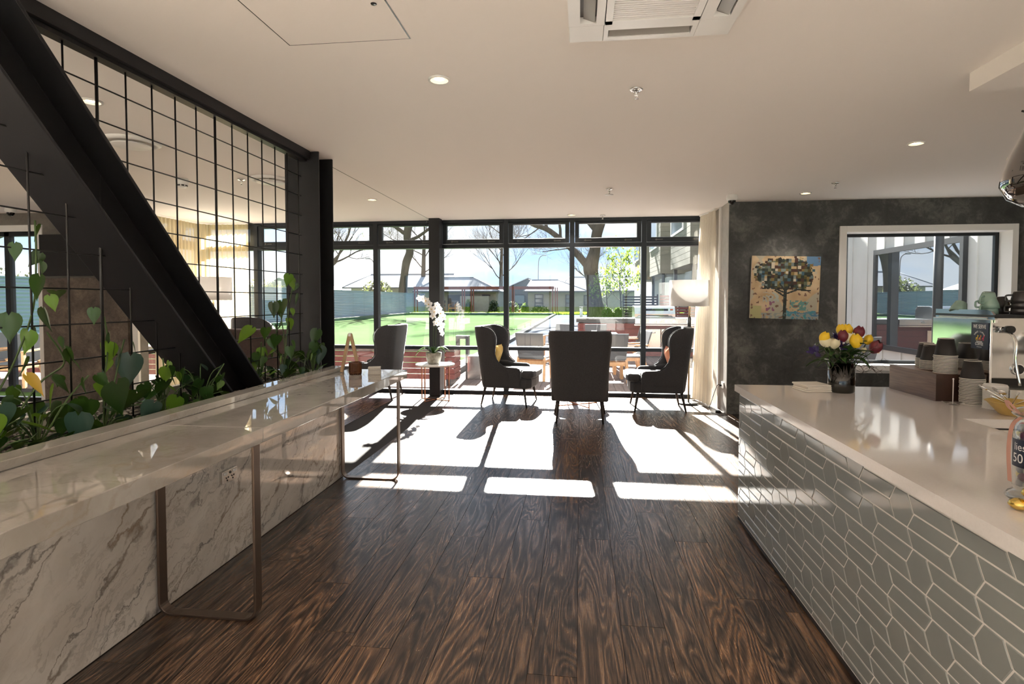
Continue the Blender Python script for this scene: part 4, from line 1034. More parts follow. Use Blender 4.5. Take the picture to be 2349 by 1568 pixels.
plant((-2.30, 4.18, Z), [[(-2.30, 4.18, Z), (-2.3, 4.22, 1.15), (-2.3, 4.26, 1.38), (-2.3, 4.32, 1.56), (-2.3, 4.30, 1.64)], [(-2.30, 4.18, Z), (-2.26, 4.12, 1.12), (-2.28, 4.1, 1.36)]], 15, 'tall dense climber against the foot of the steel column', [((-2.28, 4.24, 1.66), .10, 'leaf_lime', (-1.2, .2, .6)), ((-2.27, 4.10, 1.45), .16, 'leaf', (-1.0, -.3, 1.0)), ((-2.27, 3.98, 1.44), .11, 'leaf', (-1.4, 0, .2))])
plant((-2.14, 4.33, Z), [[(-2.14, 4.33, Z), (-2.12, 4.34, 1.02), (-2.14, 4.36, 1.2)]], 12, 'dark heart leaved plant at the planter end by the bar', [((-2.1, 4.38, 1.08), .15, 'leaf_blue', (-1.5, .1, .4)), ((-2.1, 4.34, 1.22), .13, 'leaf', (-1.5, .3, .7))])

# ================================================================== on the service counter
CZ = .9002
for i in range(4):
    b = MB(); w_, d_ = .165, .165; off = (.004 * ((i * 7) % 3 - 1))
    b.obox((1.435 + off, 3.70, CZ + .0055 + i * .011), (w_, d_, .0105), rz_m(R(8 + i * .8)))
    o = b.build('napkin', M['paper'], bevel=.004)
    tag(o, ['white paper napkin bundle at the bottom of the counter stack', 'white paper napkin bundle second from bottom on the counter', 'white paper napkin bundle second from top on the counter', 'white paper napkin bundle on top of the counter stack'][i], 'napkin', 'stacked napkins on the worktop')

va = thing('flower_vase', 'dark glass vase of yellow and burgundy tulips with curly twigs', 'vase', (1.585, 3.66, CZ))
MB().lathe([(.001, 0), (.070, 0), (.074, .008), (.074, .182), (.071, .182), (.071, .012), (.001, .012)], 40).build('glass', M['vase'], va, local=True)
MB().lathe([(.001, .014), (.066, .014), (.066, .11), (.001, .11)], 24).build('water', plain('murky_water', (.010, .012, .006), .1), va, local=True)
def tulip(mat, op=0):
    b = MB()
    def fn(u, v):
        a = u * 2 * math.pi; lob = .5 + .5 * math.cos(3 * a)
        r = .026 * (math.sin(math.pi * (.10 + .80 * v)) ** .75) * (1 + .05 * lob) + op * v * .012
        return (r * math.cos(a), r * math.sin(a), .064 * v * (1 - .10 * (1 - lob) * (v > .8)))
    b.grid(fn, 24, 9, cu=True)
    b.lathe([(.001, -.002), (.010, .002)], 8)
    return b.mesh('tulip_head', [mat])
TM = {k: tulip(M[k]) for k in ('tulip_yellow', 'tulip_red')}; TM['tulip_cream'] = tulip(M['tulip_cream'], .8)
def iris():
    b = MB(); q = random.Random(2)
    for k in range(9):
        a = k * .7; e = q.uniform(-.5, .9)
        pts = []
        for i in range(5):
            f = i / 4; w_ = .016 * math.sin(math.pi * min(1, .15 + f * .85)); d = .040 * f
            for s in (-1, 1): pts.append((d * math.cos(a) * math.cos(e) - s * w_ * math.sin(a), d * math.sin(a) * math.cos(e) + s * w_ * math.cos(a), d * math.sin(e) + .004 * s * math.sin(f * 9)))
        b.add(pts, [(i * 2, i * 2 + 1, i * 2 + 3, i * 2 + 2) for i in range(4)], True)
    b.lathe([(.001, -.004), (.006, 0), (.001, .006)], 6, (0, 0, .01), m=1)
    return b.mesh('iris_head', [M['iris'], M['tulip_yellow']], fix=False)
TM['iris'] = iris()
FL = [('tulip_red', 1925, 783, -.03, 1.0, 0, -.1), ('tulip_yellow', 1931, 769, .02, .95, 0, .05), ('tulip_yellow', 1946, 770, .03, 1.0, 0, .1), ('tulip_cream', 1944, 788, -.02, .95, 0, 0), ('tulip_yellow', 1952, 795, -.06, 1.15, 0, .05), ('tulip_red', 1965, 775, .0, 1.05, 0, .15),
      ('tulip_yellow', 1984, 788, .0, .85, 0, .5), ('tulip_red', 1992, 806, -.03, 1.15, .3, .5), ('tulip_yellow', 1880, 784, -.02, .95, 0, -.5), ('tulip_cream', 1893, 795, -.03, .9, 0, -.4), ('tulip_cream', 1906, 798, -.03, .85, 0, -.2), ('iris', 1864, 808, -.02, 1.0, 0, -.7), ('iris', 1916, 776, -.02, 1.0, 0, -.1), ('iris', 1925, 794, -.04, .9, 0, 0), ('tulip_cream', 1971, 806, -.05, .45, 0, .3)]
for kind, px, py, dy, s, rx, ry in FL:
    p = Vector(((px - 1930) * .00253, dy, (899 - py) * .00265))
    inst('flower_head', TM[kind], va, p, (rx, ry, px * .7), (s * 1.15,) * 3)
    MB().tube(spline([(p.x * .25, p.y * .3, .03), (p.x * .5, p.y * .5, .17), tuple(p)], 4), .003, 5).build('flower_stem', M['stem'], va, local=True)
rb = random.Random(8)
bl = strap_leaf(.15, .05, .03, .05).mesh('bouquet_leaf', [M['flower_leaf']])
for i in range(26):
    a = rb.uniform(0, 360); inst('leaf', bl, va, (.03 * math.cos(R(a + 90)), .03 * math.sin(R(a + 90)), rb.uniform(.165, .25)), (rb.uniform(-.2, 1.0), rb.uniform(-.4, .4), R(a)), (rb.uniform(.7, 1.15),) * 3)
for i in range(30):
    a = rb.uniform(0, 6.28); p = Vector((.02 * math.cos(a), .02 * math.sin(a), .18)); d = Vector((math.cos(a), math.sin(a) * .6, rb.uniform(.05, .9))).normalized(); pth = [p]
    for k in range(rb.randint(10, 15)):
        d = (d + Vector((rb.uniform(-.55, .55), rb.uniform(-.55, .55), rb.uniform(-.5, .45)))).normalized()
        if p.z < .1: d.z = abs(d.z)
        p = p + d * .021; pth.append(p.copy())
    tw = MB().tube(pth, [.0019 * (1 - .55 * k / len(pth)) for k in range(len(pth))], 4)
    for k in range(4, len(pth), 2):
        q = pth[k]; d2 = Vector((rb.uniform(-1, 1), rb.uniform(-1, 1), rb.uniform(-.6, .8))).normalized(); tw.tube([q, q + d2 * .02, q + d2 * .035 + Vector((0, 0, rb.uniform(-.012, .012)))], .0010, 3)
    tw.build('twig', M['twig'], va, local=True)

bx = thing('cup_dispenser_box', 'long walnut veneer box holding stacks of paper cups', 'box', (2.09, 3.62, CZ))
MB().box(1.96, 2.215, 3.385, 3.86, CZ, 1.05).build('body', M['walnut'], bx, bevel=.001)
MB().box(1.9605, 2.2145, 3.3835, 3.385, CZ + .0005, 1.0495).build('end_panel', M['walnut_dark'], bx)
cm = MB()
cm.lathe([(.0545, .004), (.0375, .098), (.034, .098), (.034, .094), (.001, .094)], 28)
cm.lathe([(.0545, .0045), (.0570, .003), (.0570, 0), (.0535, 0), (.0530, .004)], 28, m=1)
cm.lathe([(.0377, .0965), (.0382, .0985), (.0372, .0995), (.0345, .0985)], 28, m=1)
cupm = cm.mesh('paper_cup', [M['cup'], M['cup_rim']])
def cups(x, y, z, n, where):
    for i in range(n):
        o = bpy.data.objects.new('paper_cup', cupm); col.objects.link(o); o.location = (x + .0012 * math.sin(i * 2.1), y + .0012 * math.cos(i * 1.7), z + i * .0080)
        o.rotation_euler = (0, 0, i * .9)
        lb = 'upturned black paper cup topping the stack ' + where if i == n - 1 else 'upturned black paper cup nested in the stack ' + where
        tag(o, lb, 'cup', 'nested paper cups ' + where)
cups(2.135, 3.79, 1.0503, 7, 'at the window end of the walnut box')
cups(2.085, 3.655, 1.0503, 7, 'in the middle of the walnut box')
cups(2.05, 3.46, 1.0503, 13, 'at the near end of the walnut box')
cups(2.10, 3.315, CZ, 18, 'standing on the worktop beside the walnut box')
lm = MB().lathe([(.001, .006), (.040, .006), (.042, .010), (.048, .010), (.052, .002), (.054, 0), (.050, 0), (.046, .006), (.001, .004)], 28).mesh('cuplid', [M['white_gloss']])  # modelled as a white plastic takeaway cup lid
for i in range(15):
    o = bpy.data.objects.new('cuplid', lm); col.objects.link(o); o.location = (2.135, 3.195, CZ + i * .0082)
    tag(o, 'white saucer topping the stack behind the yellow bowl' if i == 14 else ('lowest white saucer of the stack behind the yellow bowl' if i == 0 else 'white saucer inside the stack behind the yellow bowl'), 'cuplid', 'stacked white cup lids')
sb = thing('spoon_bowl', 'mustard yellow bowl standing on the worktop, full of teaspoons', 'bowl', (2.10, 3.02, CZ))
MB().lathe([(.001, 0), (.048, 0), (.06, .008), (.105, .062), (.112, .064), (.104, .067), (.058, .016), (.001, .012)], 36).build('bowl_body', M['bowl'], sb, local=True)
rs = random.Random(6)
for i in range(8):
    a = R(lerp(100, 320, i / 7)); c_, s_ = math.cos(a), math.sin(a); tip = (i % 2 == 0)
    t_ = thing('teaspoon', ['teaspoon leaning lowest out of the yellow bowl', 'teaspoon with its shiny bowl up next to the saucer stack', 'teaspoon handle sticking out over the bowl rim', 'teaspoon resting second from the middle in the yellow bowl', 'teaspoon resting in the middle of the yellow bowl', 'teaspoon standing steepest in the yellow bowl', 'teaspoon leaning towards the coffee machine in the bowl', 'teaspoon lying flattest in the yellow bowl'][i], 'spoon', (2.10, 3.02, CZ), group='teaspoons in the yellow bowl')
    p0, p1 = Vector((-.035 * c_, -.035 * s_, .024)), Vector((.115 * c_, .115 * s_ * .6, .095 + .012 * (i % 3)))
    MB().tube([p0, (p0 + p1) / 2, p1], [.004, .003, .0052], 8).build('handle', M['chrome'], t_, local=True)
    e = p1 if tip else p0; d = (p1 - p0).normalized() * (1 if tip else -1)
    b = MB().lathe([(.001, -.006), (.012, -.003), (.017, .003), (.014, .004), (.001, -.003)], 14, sx=1.5)
    Mx = d.to_track_quat('X', 'Z').to_matrix(); b.v = [tuple(Mx @ Vector(v) + e + d * .016) for v in b.v]; b.build('bowl_end', M['chrome'], t_, local=True)
ss = thing('card_holder', 'small clear dish with an upright thin white rod on worktop', 'card holder', (1.985, 3.28, CZ))
b = MB(); n = 36
b.grid(lambda u, v: ((.018 + .034 * v) * math.cos(2 * math.pi * u), (.018 + .034 * v) * math.sin(2 * math.pi * u), .004 + .012 * v * (1 + .3 * math.cos(12 * math.pi * u))), n, 4, cu=True)
b.lathe([(.001, 0), (.02, 0), (.02, .005), (.001, .005)], 18); b.build('dish', M['clear'], ss, local=True)
MB().tube([(0, 0, .004), (0, 0, .135)], .0025, 8).lathe([(.001, -.005), (.005, 0), (.001, .005)], 10, (0, 0, .138)).build('rod', M['white_gloss'], ss, local=True)

# coffee machine: mirror side towards the window, group heads towards the barista
cf = thing('coffee_machine', 'polished chrome espresso machine with cups stacked on top', 'coffee machine', (2.62, 3.65, CZ))
MB().box(2.262, 3.05, 3.46, 3.90, 1.02, 1.365).build('body', M['stainless'], cf, bevel=.006)
MB().box(2.262, 3.05, 3.52, 3.90, .93, 1.02).build('lower_body', M['black'], cf)
MB().box(2.248, 2.262, 3.415, 3.93, .935, 1.352).build('side_panel', M['chrome'], cf, bevel=.002)
pr = [(3.405, 1.335), (3.93, 1.335), (3.93, 1.405), (3.47, 1.405), (3.44, 1.397), (3.418, 1.378), (3.405, 1.352)]
MB().prism(pr, 'x', 2.264, 2.276).build('rail_panel', M['chrome'], cf)
MB().box(2.262, 3.05, 3.405, 3.93, 1.365, 1.378).build('cup_tray', M['black'], cf)
MB().box(2.262, 3.05, 3.28, 3.52, .93, .985).build('drip_tray', M['stainless'], cf, bevel=.004)
for x in (2.30, 3.0):
    for y in (3.33, 3.85): MB().tube([(x, y, CZ), (x, y, .935)], .018, 12).build('foot', M['black'], cf)
for x in (2.50, 2.82):
    g_ = MB().tube([(x, 3.47, 1.26), (x, 3.40, 1.255), (x, 3.375, 1.235), (x, 3.372, 1.21)], .03, 14).lathe([(.045, 0), (.045, .035), (.03, .04), (.001, .04)], 22, (x, 3.365, 1.185)).build('group_head', M['chrome'], cf)
    MB().lathe([(.001, -.03), (.030, -.03), (.036, -.004), (.036, 0), (.001, 0)], 20, (x, 3.365, 1.183)).tube([(x, 3.34, 1.165), (x - .02, 3.24, 1.155)], .010, 10).tube([(x - .02, 3.25, 1.156), (x - .035, 3.15, 1.145)], [.014, .017], 12, m=1).build('portafilter', [M['chrome'], M['black']], cf)
MB().tube(spline([(2.315, 3.45, 1.285), (2.33, 3.39, 1.28), (2.335, 3.35, 1.23), (2.33, 3.345, 1.13), (2.345, 3.33, 1.00)], 5), .0075, 10).build('steam_wand', M['chrome'], cf)
MB().tube([(2.325, 3.46, 1.30), (2.325, 3.405, 1.30)], .013, 12).tube([(2.325, 3.405, 1.30), (2.325, 3.37, 1.30)], .02, 12, m=1).build('steam_knob', [M['chrome'], M['black']], cf)
gg = MB(); gg.tube([(2.42, 3.462, 1.075), (2.42, 3.448, 1.075)], .032, 22); gg.build('gauge_bezel', M['chrome'], cf)
MB().tube([(2.42, 3.449, 1.075), (2.42, 3.446, 1.075)], .026, 22).build('gauge_face', M['blackgloss'], cf)

def text_mesh(s, size, mat, align='CENTER', ext=.0004):
    cu = bpy.data.curves.new('lettering', 'FONT'); cu.body = s; cu.size = size; cu.align_x = align; cu.extrude = ext
    o = bpy.data.objects.new('lettering', cu); col.objects.link(o)
    me = bpy.data.meshes.new_from_object(o); bpy.data.objects.remove(o); me.materials.append(mat); return me
sg = thing('coffee_sign', 'small navy coffee sign stuck to the mirror side of the coffee machine', 'sign', (2.245, 3.495, 1.19))
MB().box(2.2435, 2.2470, 3.425, 3.562, 1.185, 1.333).build('board', M['label_blue'], sg, bevel=.001)
TX = Matrix(((0, 0, -1), (-1, 0, 0), (0, 1, 0))).to_4x4()
def put_text(s, size, y, z, sx=1, rot=0, mat='text_white', parent=sg, x=2.2432):
    me = text_mesh(s, size, M[mat]); o = bpy.data.objects.new('lettering', me); col.objects.link(o); o.parent = parent
    m_ = Matrix.Translation(Vector((x, y, z)) - wloc(parent)) @ TX @ Matrix.Rotation(rot, 4, 'Z') @ Matrix.Diagonal((sx, 1, 1, 1)); o.matrix_local = m_
put_text('WE SERVE', .032, 3.4935, 1.300, .72)
s_ = 'THREE LLAMAS'
for i, ch in enumerate(s_):
    if ch == ' ': continue
    a = lerp(R(150), R(30), i / (len(s_) - 1)); put_text(ch, .0135, 3.4935 - .040 * math.cos(a), 1.243 + .036 * math.sin(a), .9, a - math.pi / 2)
put_text('Gourmet', .0125, 3.4935, 1.2225, 1)
put_text('COFFEE', .024, 3.4935, 1.2045, .78)
MB().box(2.2430, 2.2436, 3.4735, 3.5135, 1.1945, 1.1965).build('print_line', M['text_white'], sg)
ll = [(0, 0), (.003, 0), (.003, .009), (.010, .009), (.010, 0), (.013, 0), (.013, .013), (.0155, .022), (.019, .0225), (.019, .026), (.0145, .028), (.0125, .031), (.0115, .026), (.010, .0165), (.002, .016), (0, .013)]
for k, (c, dy, s_x) in enumerate((((.75, .52, .03), .027, 1), ((.80, .28, .04), .004, 1), ((.70, .05, .12), -.022, 1))):
    q = MB().prism([(3.4935 + dy - x * 1.05, 1.232 + z * 1.05) for x, z in ll], 'x', 2.2428, 2.2436)
    q.build('llama_mark', plain('llama_%d' % k, c, .5), sg)

# mugs on the machine
def mug(mat):
    b = MB(); b.lathe([(.001, 0), (.026, 0), (.030, .004), (.041, .040), (.044, .068), (.0415, .068), (.038, .040), (.027, .008), (.001, .006)], 28)
    return b.mesh('mug_body', [mat]), MB().tube(spline([(.041, 0, .054), (.066, 0, .052), (.064, 0, .022), (.036, 0, .020)], 5), .0052, 8).mesh('mug_handle', [mat])
MG = {k: mug(M[k]) for k in ('mint', 'charcoal_glaze', 'yellow_glaze')}
def put_mug(k, loc, rot, label, s=1.0):
    m_ = thing('coffee_mug', label, 'mug', loc, group='mugs piled on the coffee machine'); m_.rotation_euler = rot; m_.scale = (s, s, s)
    for nm, me in zip(('body', 'handle'), MG[k]): inst(nm, me, m_)
TT = 1.3785
# laid upside-down (rim down) unless tilted
UP = (math.pi, 0, 0)
for k, loc, rot, lb in (
    ('mint', (2.36, 3.60, TT + .069), (math.pi, 0, R(200)), 'mint mug upside down on the machine edge, lowest of its pile'),
    ('mint', (2.36, 3.60, TT + .098), (math.pi + .08, .06, R(160)), 'mint mug nested second from bottom on the machine edge'),
    ('mint', (2.355, 3.60, TT + .128), (math.pi - .15, .12, R(205)), 'mint mug on top of its pile, handle out'),
    ('mint', (2.31, 3.76, TT + .070), (math.pi + .1, .42, R(30)), 'mint mug tipped over at the far end of the machine'),
    ('charcoal_glaze', (2.47, 3.68, TT + .069), (math.pi, 0, .4), 'charcoal mug at the back of the machine, lowest'),
    ('charcoal_glaze', (2.47, 3.68, TT + .10), (math.pi - .1, .1, 1.0), 'charcoal mug nested on another at the machine back'),
    ('charcoal_glaze', (2.46, 3.51, TT + .069), (math.pi, 0, 2.4), 'charcoal mug lowest in the front pile on the machine'),
    ('charcoal_glaze', (2.46, 3.51, TT + .100), (math.pi, .05, 2.0), 'charcoal mug in the middle of the front pile'),
    ('charcoal_glaze', (2.458, 3.51, TT + .131), (math.pi - .05, .05, 2.9), 'charcoal mug topping the front pile on the machine'),
    ('yellow_glaze', (2.575, 3.60, TT + .069), (math.pi, 0, .2), 'yellow mug lowest on the machine top'),
    ('yellow_glaze', (2.575, 3.60, TT + .10), (math.pi, .05, .9), 'yellow mug nested second on the machine top'),
    ('yellow_glaze', (2.572, 3.60, TT + .131), (math.pi - .1, .05, 1.9), 'yellow mug topping its pile on the machine'),
    ('yellow_glaze', (2.50, 3.83, TT + .069), (math.pi, 0, 1.2), 'yellow mug alone behind the charcoal mugs')):
    put_mug(k, loc, rot, lb)

# sweet jar, tray and gold sweets at the near end
jr = thing('sweet_jar', 'tall glass sweet jar with navy label and ribbon bow', 'jar', (1.285, 1.725, CZ))
MB().lathe([(.001, 0), (.082, 0), (.086, .006), (.078, .018), (.066, .026), (.066, .03), (.071, .04), (.071, .215), (.062, .228), (.064, .235), (.061, .235), (.059, .228), (.067, .213), (.067, .042), (.001, .03)], 44).build('glass', M['clear'], jr, local=True)
MB().lathe([(.001, .268), (.02, .266), (.05, .258), (.070, .250), (.075, .242), (.071, .236), (.066, .236), (.001, .238)], 40).build('lid', M['clear'], jr, local=True)
def wrap(a0, a1, z0_, z1_, r_, mat, name):
    b = MB().grid(lambda u, v: (r_ * math.cos(lerp(a0, a1, u)), r_ * math.sin(lerp(a0, a1, u)), lerp(z0_, z1_, v)), 20, 2); return b.build(name, mat, jr, local=True, fix=False)
wrap(R(160), R(262), .095, .172, .0718, M['label_blue'], 'label')
def jar_text(s, size, ang, z):
    me = text_mesh(s, size, M['text_white'], 'CENTER', 0)
    for v in me.vertices:
        a = ang + v.co.x / .0724; v.co = Vector((.0724 * math.cos(a), .0724 * math.sin(a), z + v.co.y))
    o = bpy.data.objects.new('lettering', me); col.objects.link(o); o.parent = jr
jar_text('lies', .030, R(186), .142); jar_text('50', .036, R(181), .108)
rc = random.Random(9); cands = [(.36, .03, .07), (.62, .45, .48), (.12, .02, .08), (.70, .55, .12), (.66, .62, .55), (.30, .30, .34)]
sm_ = [MB().lathe([(.001, -.011), (.009, -.008), (.0135, 0), (.009, .008), (.001, .011)], 10).mesh('sweet', [plain('sweet_%d' % i, c, .3)]) for i, c in enumerate(cands)]
k = 0
for lay in range(9):
    for j in range(5):
        a = R(120) + j * .62 + (lay % 2) * .31; o = bpy.data.objects.new('wrapped_sweet', sm_[(j * 5 + lay * 3) % 6]); col.objects.link(o)
        o.location = (1.285 + .050 * math.cos(a), 1.725 + .052 * math.sin(a), CZ + .044 + lay * .0195); o.rotation_euler = (rc.random() * 3, rc.random() * 3, 0)
        tag(o, 'small wrapped sweet inside the tall glass jar', 'sweet', 'sweets inside the glass jar')
rbn = MB()
for pth in ([(-.07, -.01, .236), (-.10, -.02, .215), (-.108, -.02, .15), (-.104, -.022, .06)], [(-.065, .0, .24), (-.04, -.03, .275), (.0, -.035, .268), (-.06, -.02, .24)], [(-.065, .0, .24), (-.075, .04, .275), (-.06, .05, .25), (-.065, 0, .24)]):
    S = spline(pth, 6)
    rbn.add([p + Vector((0, q, 0)) for p in S for q in (-.008, .008)], [(i * 2, i * 2 + 1, i * 2 + 3, i * 2 + 2) for i in range(len(S) - 1)], True)
rbn.build('ribbon', M['ribbon'], jr, local=True, fix=False)
ty = thing('black_tray', 'small glossy black tray beside the sweet jar', 'tray', (1.245, 1.56, CZ))
MB().obox((.0, 0, .018), (.15, .12, .012), Matrix.Identity(3)).obox((0, 0, .006), (.11, .08, .012), Matrix.Identity(3)).build('dish', M['blackgloss'], ty, local=True, bevel=.006)
for i, (x, y, z) in enumerate(((1.165, 1.645, .016), (1.186, 1.630, .050))):
    o = MB().lathe([(.001, -.016), (.014, -.012), (.022, -.004), (.024, -.001), (.020, .008), (.010, .015), (.001, .016)], 18).build('gold_chocolate', M['gold'], local=True); o.location = (x, y, CZ + z)
    tag(o, ['gold foil chocolate lying on the worktop beside the jar', 'gold foil chocolate resting upon another beside the jar'][i], 'chocolate')

# pendant over the counter
pn = thing('pendant_lamp', 'smoked mirror glass pendant lamp hanging over the counter', 'pendant', (1.76, 2.42, 1.82))
MB().lathe([(.001, 0), (.06, .006), (.105, .035), (.128, .085), (.126, .13), (.105, .20), (.075, .27), (.05, .33), (.044, .36), (.043, .38)], 44).build('glass_bulb', M['smoke'], pn, local=True, fix=False)
MB().lathe([(.046, .375), (.046, .40), (.02, .42), (.008, .425)], 24).build('cap', M['black'], pn, local=True)
MB().tube([(-.044, 0, .355), (-.085, -.01, .362)], .004, 8).build('pin', M['black'], pn, local=True)
MB().tube([(0, 0, .42), (0, 0, .88)], .004, 6).build('cord', M['black'], pn, local=True)
MB().lathe([(.001, .16), (.022, .18), (.026, .22), (.014, .26), (.001, .265)], 14).build('lamp', M['bulb_warm'], pn, local=True)

# ================================================================== outside: ground
GZ = -.06
struct(MB().box(-140, 140, 8.9, 220, -.6, -.16).box(-140, 140, -120, -6.4, -.6, -.16).box(-140, -9.8, -6.4, 8.9, -.6, -.16).box(6.7, 140, -6.4, 8.9, -.6, -.16).build('garden_ground', M['grass']))
struct(MB().box(-18.2, -2.75, 10.6, 59, -.159, -.09).build('bowling_lawn', M['turf']))
struct(MB().box(-2.45, 9, 18.95, 59, -.159, GZ).build('path', M['paving']))
struct(MB().box(-40, 40, -30, -6.4, -.159, -.05).build('forecourt', M['forecourt']))
kb = struct(MB().box(-2.75, -2.45, 10.6, 59, -.159, .06).build('kerb', M['kerb']))
struct(MB().box(-18.2, -2.75, 58.6, 59, -.159, .12).box(-18.2, -17.9, 10.6, 58.6, -.159, .12).build('lawn_edging', M['kerb_green']))
struct(MB().box(-18.2, 9, 59, 64, -.159, -.03).build('garden_bed', M['grass']))
dk = struct(MB().box(-14, 9, 8.85, 18.9, -.159, -.10).build('deck', M['gap']))
rd = random.Random(2)
for i in range(58):
    x = -2.40 + i * .143
    if x > 5.5: break
    MB().box(x, x + .137, 8.87, 18.9, -.10, -.045 - rd.random() * .002).build('deck_board', M['deck'], dk)
for i in range(78):
    x = -2.402 - (i + 1) * .143
    MB().box(x, x + .137, 8.87, 10.55, -.10, -.045 - rd.random() * .002).build('deck_board', M['deck'], dk)
for i in range(20):
    MB().box(-13.6 + i * .143, -13.463 + i * .143, 7.6, 8.86, -.10, -.046).build('deck_board', M['deck'], dk)

# ================================================================== corrugated boundary fence
fn_ = thing('corrugated_fence', 'long blue corrugated steel fence along the bowling lawn', 'fence', (-18.4, 36, -.1))
nz_ = 18
pv = []
for k in range(nz_ * 4 + 1):
    z = -.10 + 2.30 * k / (nz_ * 4); pv.append((.026 * math.sin(2 * math.pi * k / 4), z))
fm_ = MB(); fm_.add([(x, y, z) for y in (0, 2.38) for x, z in pv], [(k, k + 1, k + 2 + nz_ * 4, k + 1 + nz_ * 4) for k in range(nz_ * 4)], True)
fme = fm_.mesh('fence_panel', [M['corr']], fix=False)
for i in range(24): inst('panel', fme, fn_, (0, 8.4 + i * 2.4 - 36, .1))
for i in range(25): MB().box(-18.52, -18.43, 8.36 + i * 2.4, 8.44 + i * 2.4, -.15, 2.2).build('post', M['gutter'], fn_)
MB().box(-18.46, -18.36, 8.4, 66, 2.2, 2.24).build('capping', M['corr'], fn_)

# ================================================================== deck furniture
bs = thing('slatted_bench', 'long red timber slatted bench box along the lawn edge', 'bench', (-7.9, 10.0, -.045))
for i in range(5):
    z = .07 + i * .098; MB().box(-13.6, -2.18, 9.70, 9.725, z, z + .090).build('slat', M['redwood'], bs)
for i in range(5):
    z = .07 + i * .098; MB().box(-2.205, -2.18, 9.727, 10.2, z, z + .090).build('slat', M['redwood'], bs)
for x in (-13.4, -11, -9, -7.3, -5.6, -3.9, -2.3): MB().box(x - .04, x + .04, 9.73, 10.18, -.045, .555).build('frame', M['gutter'], bs)
for i in range(4): MB().box(-13.62, -2.16, 9.68 + i * .132, 9.805 + i * .132, .56, .595).build('seat_board', M['deck'], bs)
MB().box(-2.30, -2.22, 9.696, 9.70, .36, .40).build('vent', M['stainless'], bs)
bn = thing('steel_bollard_box', 'short silver utility box with a hoop on the deck', 'utility box', (-2.0, 10.7, -.045))
MB().box(-2.12, -1.86, 10.55, 10.85, -.045, .40).build('box', M['stainless'], bn, bevel=.004)
MB().box(-2.36, -2.31, 10.62, 10.78, -.045, .78).box(-2.17, -2.12, 10.62, 10.78, -.045, .78).box(-2.31, -2.17, 10.62, 10.78, .72, .78).build('hoop', M['gutter'], bn)

def out_chair():
    c = thing('deck_chair', 'x', 'chair', (0, 0, 0))
    for s in (-1, 1):
        MB().bar((s * .27, .24, 0), (s * .25, .22, .62), .045, .055).build('leg', M['teak'], c, local=True)
        MB().bar((s * .27, -.30, 0), (s * .25, -.18, .44), .045, .055).build('leg', M['teak'], c, local=True)
        MB().bar((s * .265, -.30, .64), (s * .265, .27, .62), .05, .028, up=(0, 0, 1)).build('armrest', M['teak'], c, local=True)
        MB().bar((s * .25, -.24, .36), (s * .25, .24, .36), .03, .06).build('side_rail', M['teak'], c, local=True)
    MB().bar((-.25, -.21, .34), (.25, -.21, .34), .03, .07).bar((-.25, .22, .34), (.25, .22, .34), .03, .07).build('cross_rail', M['teak'], c, local=True)
    MB().prism([(-.24, -.22), (-.24, .25), (.24, .25), (.24, -.22)], 'z', .40, .425).build('seat', M['sling'], c, local=True, bevel=.008)
    MB().add([(-.25, -.20, .42), (.25, -.20, .42), (.27, -.34, .90), (-.27, -.34, .90), (-.25, -.23, .42), (.25, -.23, .42), (.27, -.37, .90), (-.27, -.37, .90)],
             [(0, 1, 2, 3), (7, 6, 5, 4), (0, 4, 5, 1), (1, 5, 6, 2), (2, 6, 7, 3), (3, 7, 4, 0)]).build('backrest', M['sling'], c, local=True, bevel=.01)
    return c
DZ = -.045
oc = out_chair(); OG = 'teak and grey sling chairs on the deck'
for i, (x, y, a, lb) in enumerate(((-.86, 10.75, -12, 'teak deck chair with its grey back to the glass, left of the middle armchair'), (.56, 10.65, 8, 'teak deck chair with its grey back to the glass, right of middle armchair'),
        (-.55, 14.1, 150, 'teak deck chair at the far end of the table beside the kerb'), (.42, 13.95, 185, 'teak deck chair facing the glass across the table'),
        (1.08, 13.35, 75, 'teak deck chair side on before the red barbecue bench'), (.98, 11.35, 100, 'teak deck chair side on nearest the barbecue doors'),
        (2.55, 10.0, 95, 'teak deck chair behind the cream curtain'), (-10.7, 9.05, 165, 'teak deck chair outside the fireplace window'), (-9.75, 8.75, 195, 'teak deck chair at the edge of the fireplace window'),
        (4.55, 10.2, 20, 'teak deck chair outside the small inner window'))):
    o = oc if i == 0 else copy_tree(oc)
    o.location = (x, y, DZ); o.rotation_euler = (0, 0, R(a)); o['label'] = lb; o['group'] = OG
def out_table(x, y, label):
    t_ = thing('deck_table', label, 'table', (x, y, DZ))
    for i in range(9): MB().box(-.62 + i * .139, -.49 + i * .139 - .004, -.6, .6, .73, .765).build('slat', M['teak'], t_, local=True)
    MB().box(-.55, .55, -.5, -.46, .65, .73).box(-.55, .55, .46, .5, .65, .73).build('apron', M['teak'], t_, local=True)
    for a in (-1, 1):
        for b_ in (-1, 1): MB().box(a * .52 - .035, a * .52 + .035, b_ * .48 - .035, b_ * .48 + .035, 0, .73).build('leg', M['teak'], t_, local=True)
out_table(.2, 12.6, 'square teak slat table on the deck between the chairs')
tag(MB().box(.25, .37, 12.55, 12.65, DZ + .766, DZ + .83).build('ashtray', M['grille'], bevel=.006), 'small grey dish standing on the teak table', 'dish')

